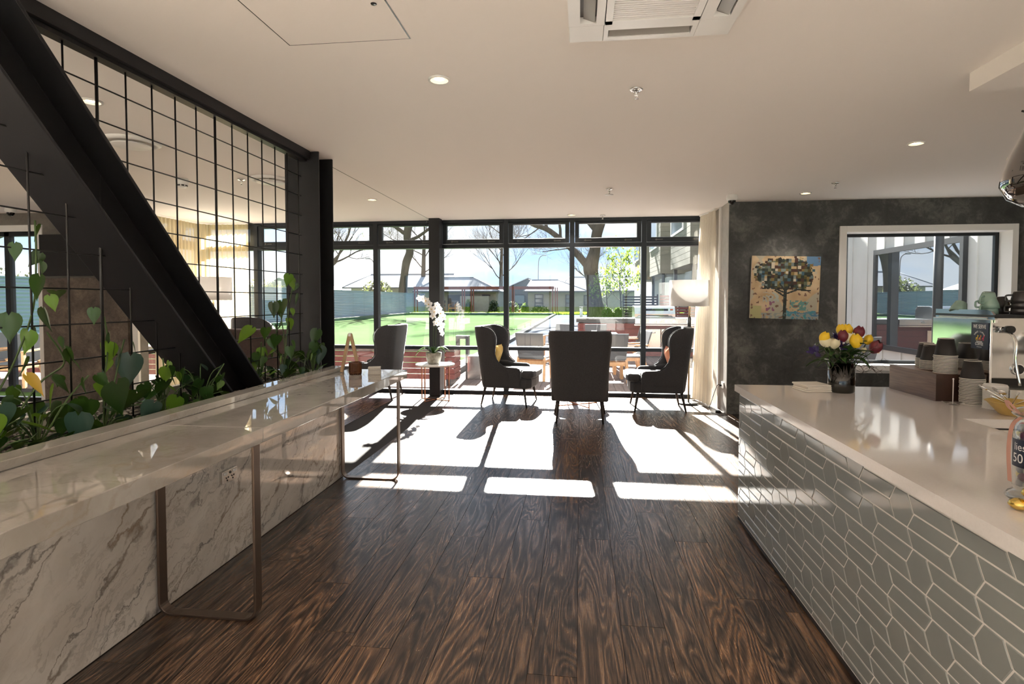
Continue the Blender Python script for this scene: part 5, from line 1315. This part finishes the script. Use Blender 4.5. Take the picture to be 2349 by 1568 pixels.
# ================================================================== barbecue bench
bb = thing('barbecue_bench', 'long red timber clad outdoor bench with a dark stone top', 'bench', (1.8, 15.6, DZ))
for i in range(6):
    z = -.02 + i * .145; MB().box(-.06, 4.4, 15.25, 15.275, z, z + .138).build('board', M['redwood'], bb)
MB().box(-.04, 4.4, 15.28, 15.9, DZ, .86).build('carcass', M['gutter'], bb)
MB().box(-.10, 1.42, 15.20, 15.95, .87, .98).box(3.3, 4.45, 15.20, 15.95, .87, .98).build('stone_top', M['grille'], bb)
bq = thing('barbecue', 'stainless steel hooded barbecue built into the red bench', 'barbecue', (2.3, 15.3, .62))
MB().box(1.42, 3.28, 15.02, 15.92, .84, .99).build('body', M['stainless'], bq, bevel=.006)
MB().box(1.40, 3.30, 14.98, 15.03, .80, .83).build('front_ledge', M['stainless'], bq)
MB().prism([(15.12, .99), (15.10, 1.10), (15.18, 1.27), (15.30, 1.305), (15.80, 1.305), (15.88, 1.2), (15.88, .99)], 'x', 1.42, 2.46).build('hood', M['stainless'], bq, bevel=.008)
MB().add([(1.66, 15.100, 1.06), (2.28, 15.100, 1.06), (2.28, 15.155, 1.235), (1.66, 15.155, 1.235), (1.66, 15.115, 1.06), (2.28, 15.115, 1.06), (2.28, 15.17, 1.235), (1.66, 15.17, 1.235)], [(0, 1, 2, 3), (4, 5, 6, 7), (0, 1, 5, 4), (2, 3, 7, 6), (1, 2, 6, 5), (0, 3, 7, 4)]).build('hood_window', M['blackgloss'], bq)
MB().tube([(1.5, 15.06, 1.03), (2.38, 15.06, 1.03)], .012, 8).build('hood_handle', M['chrome'], bq)
MB().box(2.33, 2.40, 15.135, 15.15, 1.20, 1.23).build('badge', M['red_badge'], bq)
for x in (1.62, 1.80, 2.0, 2.2, 2.4, 2.75): MB().tube([(x, 15.02, .915), (x, 14.985, .915)], .034, 16).build('knob', M['chrome'], bq)
for x0, x1 in ((1.70, 2.10), (2.12, 2.52)):
    d_ = MB().box(x0, x1, 15.225, 15.248, .17, .70).build('cabinet_door', M['stainless'], bq, bevel=.004)
    b = MB()
    if x0 < 2: b.tube(spline([(1.84, 15.222, .62), (1.84, 15.19, .60), (1.90, 15.185, .595), (1.96, 15.19, .60), (1.96, 15.222, .62)], 4), .008, 8)
    else: b.tube(spline([(2.20, 15.222, .54), (2.20, 15.19, .53), (2.20, 15.188, .46), (2.20, 15.19, .39), (2.20, 15.222, .38)], 4), .008, 8)
    b.build('handle', M['chrome'], d_)

# slat fences beyond the barbecue
sf1 = thing('slat_fence', 'dark brown horizontal slat fence beyond the barbecue', 'fence', (2.5, 24, GZ))
for i in range(14):
    z = .10 + i * .112; MB().box(1.75, 3.2, 23.99, 24.01, z, z + .068).build('slat', M['darkwood'], sf1)
for x in (1.78, 2.5, 3.18): MB().box(x - .03, x + .03, 24.012, 24.06, GZ, 1.70).build('post', M['gutter'], sf1)
sf2 = thing('slat_fence', 'dark red horizontal slat fence under the apartment building', 'fence', (4.2, 22, GZ))
for i in range(14):
    z = .10 + i * .112; MB().box(3.0, 5.5, 21.99, 22.01, z, z + .085).build('slat', M['redwood'], sf2)
for x in (3.04, 4.2, 5.4): MB().box(x - .03, x + .03, 22.012, 22.06, GZ, 1.70).build('post', M['gutter'], sf2)

# ================================================================== apartment wing on the right
wg = thing('apartment_wing', 'cream weatherboard apartment wing with overhanging boxes beside the deck', 'building', (7, 25, GZ))
MB().box(5.6, 12, 8.2, 60, GZ, 2.95).build('ground_wall', M['white_clad'], wg)
MB().box(6.1, 12, 8.2, 60, 2.95, 9.5).build('upper_wall', M['cream_clad'], wg)
def clad_box(y0, y1, x0=4.28):
    MB().box(x0 + .02, 6.2, y0 + .02, y1 - .02, 2.9, 9.0).build('box_core', M['cream_clad'], wg)
    for i in range(24):
        z = 2.9 + i * .25
        if z > 8.8: break
        MB().box(x0, 6.1, y0, y0 + .02, z, z + .236).build('weatherboard', M['cream_clad'], wg)
        MB().box(x0, x0 + .02, y0 + .021, y1, z, z + .236).build('weatherboard', M['cream_clad'], wg)
    wz0, wz1, wy0, wy1 = 4.4, 6.4, lerp(y0, y1, .30), lerp(y0, y1, .97)
    f = MB().box(x0 - .05, x0 + .02, wy0, wy0 + .1, wz0, wz1).box(x0 - .05, x0 + .02, wy1 - .1, wy1, wz0, wz1).box(x0 - .05, x0 + .02, wy0 + .1, wy1 - .1, wz0, wz0 + .1).box(x0 - .05, x0 + .02, wy0 + .1, wy1 - .1, wz1 - .1, wz1).build('window', M['white'], wg)
    MB().box(x0 - .02, x0 - .005, wy0 + .1, wy1 - .1, wz0 + .1, wz1 - .1).build('pane', M['house_glass'], f)
clad_box(23, 27.8); clad_box(31.4, 36); clad_box(41, 46)
for y in (13, 17.5, 23.2, 27.6, 31.6, 35.8): MB().box(4.4, 4.55, y - .07, y + .07, GZ, 2.9).build('post', M['gutter'], wg)
# ground floor: batten seams and dark framed windows
for i in range(22):
    y = 8.8 + i * .62; MB().box(5.578, 5.6, y - .02, y + .02, GZ, 2.95).build('batten', M['white_clad'], wg)
for y0, y1 in ((9.0, 11.55), (15.0, 17.6), (24, 26.5), (30, 33)):
    f = MB().box(5.53, 5.6, y0, y0 + .08, .55, 2.40).box(5.53, 5.6, y1 - .08, y1, .55, 2.40).box(5.53, 5.6, y0 + .08, y1 - .08, .55, .64).box(5.53, 5.6, y0 + .08, y1 - .08, 2.31, 2.40).build('window', M['alu'], wg)
    MB().box(5.555, 5.565, y0 + .08, y1 - .08, .64, 2.31).build('pane', M['refl'], f)

pst = MB().tube([(5.06, 8.75, -.05), (5.06, 8.75, 3.2)], .06, 20).build('canopy_post', M['alu']); tag(pst, 'round charcoal post outside the small inner window', 'post')
tag(MB().tube([(3.78, 8.75, -.05), (3.78, 8.75, 3.2)], .06, 20).build('canopy_post', M['alu']), 'round charcoal post at the left edge of the small inner window', 'post')

# ================================================================== houses over the lawn
def hip_roof(parent, x0, x1, y0, y1, ze, zr, hipl, hipr, ridges=True):
    ym = (y0 + y1) / 2; a, b_ = x0 + hipl, x1 - hipr
    vs = [(x0, y0, ze), (x1, y0, ze), (x1, y1, ze), (x0, y1, ze), (a, ym, zr), (b_, ym, zr)]
    r_ = MB().add(vs, [(0, 1, 5, 4), (2, 3, 4, 5), (1, 2, 5), (3, 0, 4), (0, 3, 2, 1)]).build('roof', M['roof'], parent)
    b = MB()
    b.box(x0, x1, y0 - .06, y0 + .06, ze - .14, ze + .02).build('gutter', M['gutter'], r_)
    b = MB().tube([(a, ym, zr), (b_, ym, zr)], .09, 6)
    for p, q in (((x0, y0, ze), (a, ym, zr)), ((x1, y0, ze), (b_, ym, zr))): b.tube([p, q], .07, 6)
    b.build('ridge_cap', M['roof'], r_)
    return r_
def hwin(parent, x0, x1, z0, z1, y, rows=1, mat=None):
    f = MB(); t_ = .09
    f.box(x0, x0 + t_, y - .08, y, z0, z1).box(x1 - t_, x1, y - .08, y, z0, z1).box(x0 + t_, x1 - t_, y - .08, y, z0, z0 + t_).box(x0 + t_, x1 - t_, y - .08, y, z1 - t_, z1)
    for k in range(1, rows): z = lerp(z0, z1, k / rows); f.box(x0 + t_, x1 - t_, y - .08, y, z - .05, z + .05)
    f = f.build('window', M['gutter'], parent)
    for k in range(rows):
        MB().box(x0 + t_, x1 - t_, y - .03, y - .01, lerp(z0, z1, k / rows) + .06, lerp(z0, z1, (k + 1) / rows) - .06).build('pane', M['house_glass'], f)
h1 = thing('villa', 'long sage green villa with a broad grey hipped roof behind the fence', 'house', (-25, 83, GZ))
MB().box(-32.8, -18, 78.5, 88, GZ, 3.2).build('wall', M['sage'], h1)
hip_roof(h1, -33.7, -17, 77.5, 88.5, 3.25, 5.35, 2.2, 1.6)
h2 = thing('villa', 'sage green garage villa with a low grey roof behind the pergola', 'house', (-14, 71, GZ))
MB().box(-19.6, -10.2, 68.5, 75, GZ, 2.55).build('wall', M['sage'], h2)
hip_roof(h2, -20.4, -9.6, 67.6, 75.8, 2.55, 4.35, 2.2, 4.0)
MB().box(-16.2, -14.6, 68.4, 68.5, GZ, 2.1).box(-14.6, -13.0, 68.42, 68.5, 1.95, 2.15).box(-11.9, -10.9, 68.42, 68.5, 1.95, 2.15).build('door', M['gutter'], h2)
gd = MB().box(-14.4, -10.9, 67.3, 67.45, GZ, 1.95).build('screen_wall', M['sage'], h2)
h3 = thing('villa', 'charcoal gabled villa set back between two sage ones', 'house', (-7.4, 70, GZ))
MB().prism([(-10.5, GZ), (-10.5, 2.8), (-9.9, 3.05), (-7.0, 4.35), (-5.7, 3.6), (-5.7, GZ)], 'y', 76.3, 84).build('wall', M['darkclad'], h3)
MB().add([(-10.7, 76, 2.85), (-7.0, 76, 4.48), (-7.0, 84.2, 4.48), (-10.7, 84.2, 2.85), (-10.7, 76, 2.75), (-7.0, 76, 4.38), (-7.0, 84.2, 4.38), (-10.7, 84.2, 2.75)], [(0, 1, 2, 3), (7, 6, 5, 4), (0, 4, 5, 1), (3, 2, 6, 7)]).build('roof', M['roof'], h3)
hwin(h3, -9.0, -7.4, .9, 2.2, 76.3, 1)
h4 = thing('villa', 'sage villa with tall four pane windows in front of the gable', 'house', (-3, 68, GZ))
MB().box(-6.1, 2.6, 66.5, 74, GZ, 2.5).build('wall', M['sage'], h4)
hip_roof(h4, -6.5, .9, 65.6, 75, 2.5, 3.95, .5, 3.6)
hwin(h4, -5.3, -4.3, .08, 2.15, 66.5, 4); hwin(h4, -1.7, -1.05, .08, 2.1, 66.5, 4); hwin(h4, .45, 1.5, .85, 2.05, 66.5, 1)
h5 = thing('villa', 'larger villa with a wide roof behind the spring green tree', 'house', (4, 76, GZ))
MB().box(-3.0, 9.8, 76.5, 87, GZ, 2.7).build('wall', M['sage'], h5)
hip_roof(h5, -3.6, 10.6, 75.8, 88, 2.7, 4.75, 2.1, 3.4)
h6 = thing('villa', 'white gabled house end peeping over the corrugated fence', 'house', (-33, 62, GZ))
MB().prism([(-36, GZ), (-36, 2.6), (-33.5, 4.0), (-29.5, 2.6), (-29.5, GZ)], 'y', 60, 70).build('wall', M['white_clad'], h6)

# pergola
pg = thing('pergola', 'rust red timber pergola standing along the lawn edge', 'pergola', (-11, 62, -.03))
for x in (-18.3, -18.0, -12.9, -12.65, -11.9, -11.65, -7.35, -7.15, -2.95):
    MB().box(x - .06, x + .06, 61.4, 61.52, -.03, 2.85).build('post', M['pergola'], pg)
for x in (-2.72, -2.50): MB().box(x - .05, x + .05, 62.6, 62.7, -.03, 2.85).build('post', M['pergola'], pg)
MB().box(-18.4, -2.85, 61.36, 61.40, 2.62, 2.95).build('beam', M['pergola'], pg)
MB().box(-18.4, -2.85, 62.8, 62.84, 2.65, 2.95).build('beam', M['pergola'], pg)
for x in (-18.2, -2.9): MB().box(x - .05, x + .05, 61.42, 62.8, 2.66, 2.93).build('rafter', M['pergola'], pg)
# garden chairs, planters, bollard, flower shrubs
for i, (x, y) in enumerate(((-16.4, 65.5), (-14.9, 65.7))):
    o = copy_tree(oc, (x, y, -.03), R(170), ['timber garden chair on the villa lawn by the pergola', 'timber garden chair with dark cushion by the pergola'][i]); o.scale = (1.6, 1.6, 1.6); o['group'] = 'villa garden chairs'
for i, (x, y) in enumerate(((-8.6, 67.3), (-7.4, 67.2))):
    pt = thing('garden_planter', ['red terracotta planter before the charcoal gable', 'red terracotta planter beside the sage wall'][i], 'planter', (x, y, -.03))
    MB().box(x - .45, x + .45, y - .2, y + .2, -.03, .32).build('trough', M['terracotta'], pt)
bo = thing('path_bollard', 'short white bollard light beside the concrete path', 'bollard', (.1, 50, GZ))
MB().tube([(.1, 50, GZ), (.1, 50, .8)], .13, 12).build('post', M['white'], bo); MB().tube([(.1, 50, .8), (.1, 50, .86)], .16, 12).build('cap', M['gutter'], bo)
def lamp_post(x, y, h_, arm, label):
    l_ = thing('street_lamp', label, 'street lamp', (x, y, GZ))
    MB().tube(spline([(x, y, GZ), (x, y, h_ * .8), (x + arm * .3, y, h_ * .97), (x + arm, y, h_)], 5), .05, 6).build('pole', M['twig'], l_)
    MB().box(x + arm - .3, x + arm + .3, y - .12, y + .12, h_ - .06, h_ + .08).build('lantern', M['roof'], l_)
lamp_post(-28.4, 76, 7.2, -.9, 'curved street lamp above the long villa roof'); lamp_post(-6.3, 86, 8.2, .9, 'thin street lamp behind the charcoal gable')

# ================================================================== trees and shrubs
def limb(mb, tw, p, d, L, r, depth, rr, spread, tips, up=.12):
    n = 5 if depth > 1 else 4; pth = [p.copy()]; q = p.copy(); dd = d.copy()
    for i in range(n):
        dd = (dd + Vector((rr.uniform(-1, 1), rr.uniform(-1, 1), rr.uniform(-.6, 1) * .8)) * .20 + Vector((0, 0, up * .3))).normalized()
        q = q + dd * (L / n); pth.append(q.copy())
    rad = [r * (1 - .55 * i / n) for i in range(n + 1)]
    (mb if depth > 1 else tw).tube(pth, rad, 7 if depth > 2 else (5 if depth > 1 else 3), caps=False)
    if depth == 0: tips.append(q); return
    k = {4: 4, 3: 5, 2: 6, 1: 6}.get(depth, 4)
    for i in range(k):
        f = lerp(.30, 1.0, (i + rr.random() * .6) / k); j = min(n, max(1, int(f * n + .5)))
        ax = Vector((rr.uniform(-1, 1), rr.uniform(-1, 1), rr.uniform(-.2, .5))).normalized()
        nd = (dd * .75 + ax * spread).normalized()
        if i == k - 1: nd = (dd + ax * .25).normalized()
        limb(mb, tw, pth[j], nd, L * rr.uniform(.58, .78), max(.009, rad[j] * .56), depth - 1, rr, spread, tips, up)
def tree(name, label, trunk, rad, limbs, seed, depth=3, spread=.75, leaf=None, lsize=.12, nleaf=3, group=None, jit=.5, tm='bark'):
    """trunk: centre line; limbs: (start, direction, length, radius)"""
    rr = random.Random(seed); b = trunk[0]
    t_ = thing(name, label, 'tree', tuple(b), group=group); mb, tw, tips = MB(), MB(), []
    S = spline(trunk, 4); mb.tube(S, [interp([(i / (len(rad) - 1), q) for i, q in enumerate(rad)], k / (len(S) - 1)) for k in range(len(S))], 14, caps=False)
    for p, d, L, r in limbs: limb(mb, tw, Vector(p), Vector(d).normalized(), L, r, depth, rr, spread, tips)
    mb.build('trunk', M[tm], t_, fix=False)
    tag(tw.build('twigs', M['twig'], t_, fix=False), kind='stuff')
    if leaf:
        lb = MB()
        for p in tips:
            for k in range(nleaf):
                c = p + Vector((rr.gauss(0, jit), rr.gauss(0, jit), rr.gauss(0, jit))); e = Matrix.Rotation(rr.random() * 6, 3, 'Z') @ Matrix.Rotation(rr.random() * 6, 3, 'X'); s = lsize * rr.uniform(.6, 1.3)
                lb.add([c + e @ Vector(v) for v in ((-s * .4, 0, 0), (0, -s * .7, s * .1), (s * .4, 0, 0), (0, s * .7, s * .1))], [(0, 1, 2, 3)])
        tag(lb.build('leaves', M[leaf], t_, fix=False), kind='stuff')
    return t_
tree('oak_tree', 'huge bare oak trunk rising behind the corrugated fence', [(-19.4, 60.4, -.1), (-19.3, 60.4, 2.6), (-19.14, 60.4, 4.2), (-18.9, 60.4, 5.6), (-18.5, 60.4, 6.8), (-18.8, 60.4, 8.2), (-18.6, 60.4, 9.7), (-18.1, 60.4, 11.5)], [.50, .48, .40, .44, .42, .40, .44, .30],
     [((-18.7, 60.4, 8.5), (-1, -.1, .75), 5.5, .26), ((-18.4, 60.4, 8.0), (1, 0, .45), 4.5, .20), ((-18.4, 60.4, 10.2), (.9, .2, .5), 6, .28), ((-18.3, 60.4, 11), (-.3, .2, 1), 5, .3), ((-18.6, 60.4, 9.4), (.3, -1, .6), 5, .22), ((-18.9, 60.4, 7.6), (-1, .2, .15), 3, .08)], 3, group='bare trees beyond the lawn')
tree('oak_tree', 'great forked oak trunk beside the concrete path', [(1.22, 43, -.15), (1.08, 43, 1.4), (.9, 43, 3.0), (.78, 43, 3.9), (1.06, 43, 5.1), (1.2, 43, 6.3), (1.5, 43, 7.4), (2.1, 43, 9.4)], [.75, .58, .50, .58, .42, .40, .42, .25],
     [((1.3, 43, 6.5), (-.6, .1, .9), 5, .24), ((1.5, 43, 7.4), (.8, -.2, .7), 4.5, .22), ((1.9, 43, 8.8), (.2, .3, 1), 4, .22)], 8, group='bare trees beyond the lawn')
t2 = tree('oak_limb_tree', 'long bare oak limb arching left from the forked trunk', [(.72, 43, 3.75), (.13, 43, 4.5), (-.69, 43, 5.35), (-1.5, 43, 6.05), (-2.5, 43, 6.8), (-3.5, 43, 7.15), (-4.5, 43, 7.7)], [.30, .27, .24, .21, .20, .17, .12],
     [((-1.5, 43, 6.05), (-.2, .2, 1), 3.5, .12), ((-2.5, 43, 6.8), (-.3, -.2, 1), 3.2, .13), ((-3.5, 43, 7.15), (-1, .1, .3), 3.5, .10), ((-4.5, 43, 7.7), (-1, 0, .7), 3.2, .10), ((-.7, 43, 5.35), (-1, 0, -.25), 2.2, .05), ((-3.0, 43, 7), (-.6, .2, -.5), 2.4, .05)], 15)
big = [o for o in bpy.data.objects if o.get('label') == 'great forked oak trunk beside the concrete path'][0]
off = Vector(t2.location) - Vector(big.location)
for ch in list(t2.children):
    ch.parent = big; ch.location = off; ch.name = 'limb' if ch.name.startswith('trunk') else 'limb_twigs'
bpy.data.objects.remove(t2)
tree('bare_tree', 'bare feathery tree rising over the pergola between villas', [(-12, 86, 0), (-12, 86, 5), (-11.9, 86, 9), (-11.7, 86, 14), (-11.6, 86, 18)], [.34, .30, .22, .13, .05],
     [((-12, 86, z), (math.cos(a), math.sin(a), .75), 6.4 - z * .22, .085) for z, a in ((4.5, 3.1), (5, .2), (6, 4.5), (7, 2.6), (8, .6), (9, 3.6), (10, 5.5), (11.5, 2.9), (12.5, .1), (14, 3.3), (15.5, .4))], 5, depth=3, spread=.55, group='bare trees beyond the lawn')
tree('bare_tree', 'bare tree behind the long villa roof', [(-23.2, 82, 0), (-23.1, 82, 4.5), (-23, 82, 8), (-22.9, 82, 11)], [.4, .34, .28, .18],
     [((-23, 82, z), (math.cos(a), math.sin(a), .7), 4.0, .09) for z, a in ((5.5, .3), (6, 3.3), (7.5, 1.2), (8, 2.9), (9, .1), (10, 3.5), (11, 1.5))], 6, group='bare trees beyond the lawn')
tree('bare_tree', 'bare wide tree leaning in beside the steel column', [(-38, 74, 0), (-37, 74, 3.5), (-34.8, 74, 5.4), (-33, 74, 6.8)], [.6, .5, .4, .25],
     [((-35.8, 74, 4.6), (.6, .2, .7), 6.4, .18), ((-34.2, 74, 6.0), (.9, -.2, .6), 6, .16), ((-33, 74, 6.8), (.5, 0, .9), 6.5, .16), ((-34.8, 74, 5.5), (-.1, 0, 1), 6.5, .2), ((-33.4, 74, 6.5), (1, .3, .25), 5.5, .13)], 11, leaf='bud_leaf', lsize=.16, nleaf=1, group='bare trees beyond the lawn')
tree('bare_tree', 'bare tree standing behind the fence seen past the golden curtain', [(-34, 40, 0), (-33.6, 40, 3), (-33.4, 40, 6), (-33, 40, 9)], [.45, .4, .3, .2],
     [((-33.5, 40, z), (math.cos(a), math.sin(a), .6), 5, .16) for z, a in ((3.5, .2), (4, 3), (5.5, 1.5), (6.5, 5.9), (7.5, 3.4), (9, .8))], 19, leaf='bud_leaf', lsize=.14, nleaf=1, group='bare trees beyond the lawn')
tree('bare_tree', 'bare branching tree over the fence outside the fireplace window', [(-25, 19, 0), (-25, 19, 2.5), (-24.6, 19, 4.2), (-24, 19, 5.5)], [.3, .26, .22, .14],
     [((-24.8, 19, z), (math.cos(a), math.sin(a), .5), 3.6, .12) for z, a in ((2.6, .4), (3.2, 2.8), (3.8, 5.6), (4.4, 1.2), (5, 4.4), (5.4, .1))], 23, group='bare trees beyond the lawn')
tree('bare_tree', 'hazy bare tree between villas near the thin street lamp', [(2, 96, 0), (2, 96, 4), (2.1, 96, 7)], [.35, .3, .2],
     [((2, 96, z), (math.cos(a), math.sin(a), .6), 4, .12) for z, a in ((4, .3), (4.5, 3), (5.5, 1.5), (6.5, 4.9), (7, 2.4))], 29, group='bare trees beyond the lawn')
tree('young_tree', 'slim spring green young tree beside the dark hedge', [(2.95, 41.5, -.1), (2.9, 41.5, 1.4), (2.82, 41.5, 3), (2.95, 41.5, 4.9)], [.06, .05, .04, .012],
     [((2.88, 41.5, z), (math.cos(a), math.sin(a), .9), 1.5 - z * .13, .022) for z, a in ((1.2, .2), (1.4, 3.3), (1.7, 5), (2, 2.2), (2.3, .5), (2.6, 3.8), (3, 1.2), (3.4, 5.2), (3.7, 2.8), (4.1, .6), (4.5, 4))], 31, depth=1, leaf='spring_leaf', lsize=.17, nleaf=14, jit=.16, tm='twig')
tree('young_tree', 'smaller spring green sapling against the forked oak', [(1.98, 42, -.1), (1.95, 42, 1.2), (1.85, 42, 2.8)], [.05, .04, .01],
     [((1.92, 42, z), (math.cos(a), math.sin(a), .8), 1.1, .018) for z, a in ((.9, 2.8), (1.2, 3.6), (1.5, .3), (1.8, 4.2), (2.1, 2.1), (2.5, .9))], 37, depth=1, leaf='spring_leaf', lsize=.16, nleaf=9, jit=.16, tm='twig')
def shrub(x, y, rx, ry, rz_, n, mat, label, name='shrub', ls=.10, z0=GZ, sp=2.0, dots=None):
    rr = random.Random(int(x * 100 + y)); s_ = thing(name, label, 'shrub', (x, y, z0)); b = MB(); st = MB()
    for i in range(n):
        a, e, d = rr.random() * 6.28, math.asin(rr.uniform(-.1, 1)), rr.uniform(.55, 1.0)
        c = Vector((x + rx * d * math.cos(a) * math.cos(e), y + ry * d * math.sin(a) * math.cos(e), z0 + .05 + rz_ * d * max(0, math.sin(e)) ** .8)); q = Matrix.Rotation(rr.random() * 6, 3, 'Z') @ Matrix.Rotation(rr.random() * 6, 3, 'X'); s = ls * rr.uniform(.6, 1.3)
        b.add([c + q @ Vector(v) for v in ((-s * .45, 0, 0), (0, -s * .7, s * .15), (s * .45, 0, 0), (0, s * .7, s * .15))], [(0, 1, 2, 3)], m=1 if dots and rr.random() < .12 else 0)
    for i in range(6): st.tube([(x, y, z0), (x + rr.uniform(-.6, .6) * rx, y + rr.uniform(-.6, .6) * ry, z0 + rz_ * .6)], .02, 4)
    st.build('stems', M['twig'], s_); tag(b.build('foliage', [M[mat]] + ([M[dots]] if dots else []), s_, fix=False), kind='stuff')
for i, x in enumerate((1.95, 2.7, 3.45)): shrub(x, 41.0 + .05 * i, .48, .4, .95, 1500, 'shrub', ['dark clipped hedge shrub against the oak trunk', 'dark clipped hedge shrub under the young tree', 'dark clipped hedge shrub nearest the barbecue hood'][i], 'hedge_shrub', .12)
shrub(-10.1, 66.2, .7, .5, 1.5, 700, 'shrub', 'dark pointed shrub at the villa garage corner', ls=.18, z0=-.03)
shrub(-7.9, 65.6, .9, .5, 1.3, 700, 'shrub', 'flowering shrub before the charcoal gable window', ls=.18, z0=-.03, dots='tulip_cream')
shrub(-6.4, 65.9, .5, .4, 1.1, 500, 'spring_leaf', 'lime green shrub in front of the charcoal gable', ls=.18, z0=-.03)
shrub(-4.6, 65.2, 1.1, .5, .8, 800, 'shrub', 'spreading shrub below the tall villa window', ls=.16, z0=-.03, dots='tulip_cream')
shrub(-13.2, 66.4, .5, .4, 1.6, 500, 'spring_leaf', 'leafy green shrub beside the villa garage door', ls=.18, z0=-.03)
shrub(2.2, 65.5, 1.0, .6, 1.2, 700, 'shrub', 'dark shrub under the small villa window', ls=.18, z0=-.03)
shrub(-26.5, 72, 2.6, 1.5, 4.2, 1500, 'bud_leaf', 'olive green bush over the fence beside the white house', ls=.3, z0=0)
shrub(-24, 92, 2.6, 1.5, 6.6, 900, 'bud_leaf', 'olive green bush behind the long villa ridge', ls=.35, z0=0)
for i, (x, y, r_, hh) in enumerate(((-30, 25, 4, 3.2), (-29, 33, 4, 3.0), (-28, 46, 4, 3.3))):
    shrub(x, y, r_, r_, hh, 4000, 'bud_leaf', ['hazy grey green hedge over the fence outside the fireplace window', 'hazy grey green hedge over the fence past the curtain', 'hazy grey green hedge over the far part of fence'][i], 'hedge', .13, z0=0)
gv = MB(); rg_ = random.Random(77)
for i in range(9000):
    x, y = rg_.uniform(-3, 4.0), rg_.uniform(59.2, 63.8)
    if i % 3 == 0: x, y = rg_.uniform(-18, -3), rg_.uniform(59.2, 60.5)
    hh = rg_.uniform(.10, .28); gv.add([(x - .03, y, -.03), (x + .03, y, -.03), (x + rg_.uniform(-.06, .06), y, -.03 + hh)], [(0, 1, 2)])
tag(gv.build('grass_tufts', M['spring_leaf'], fix=False), 'bright unmown grass strip beyond the bowling lawn', 'grass', kind='stuff')
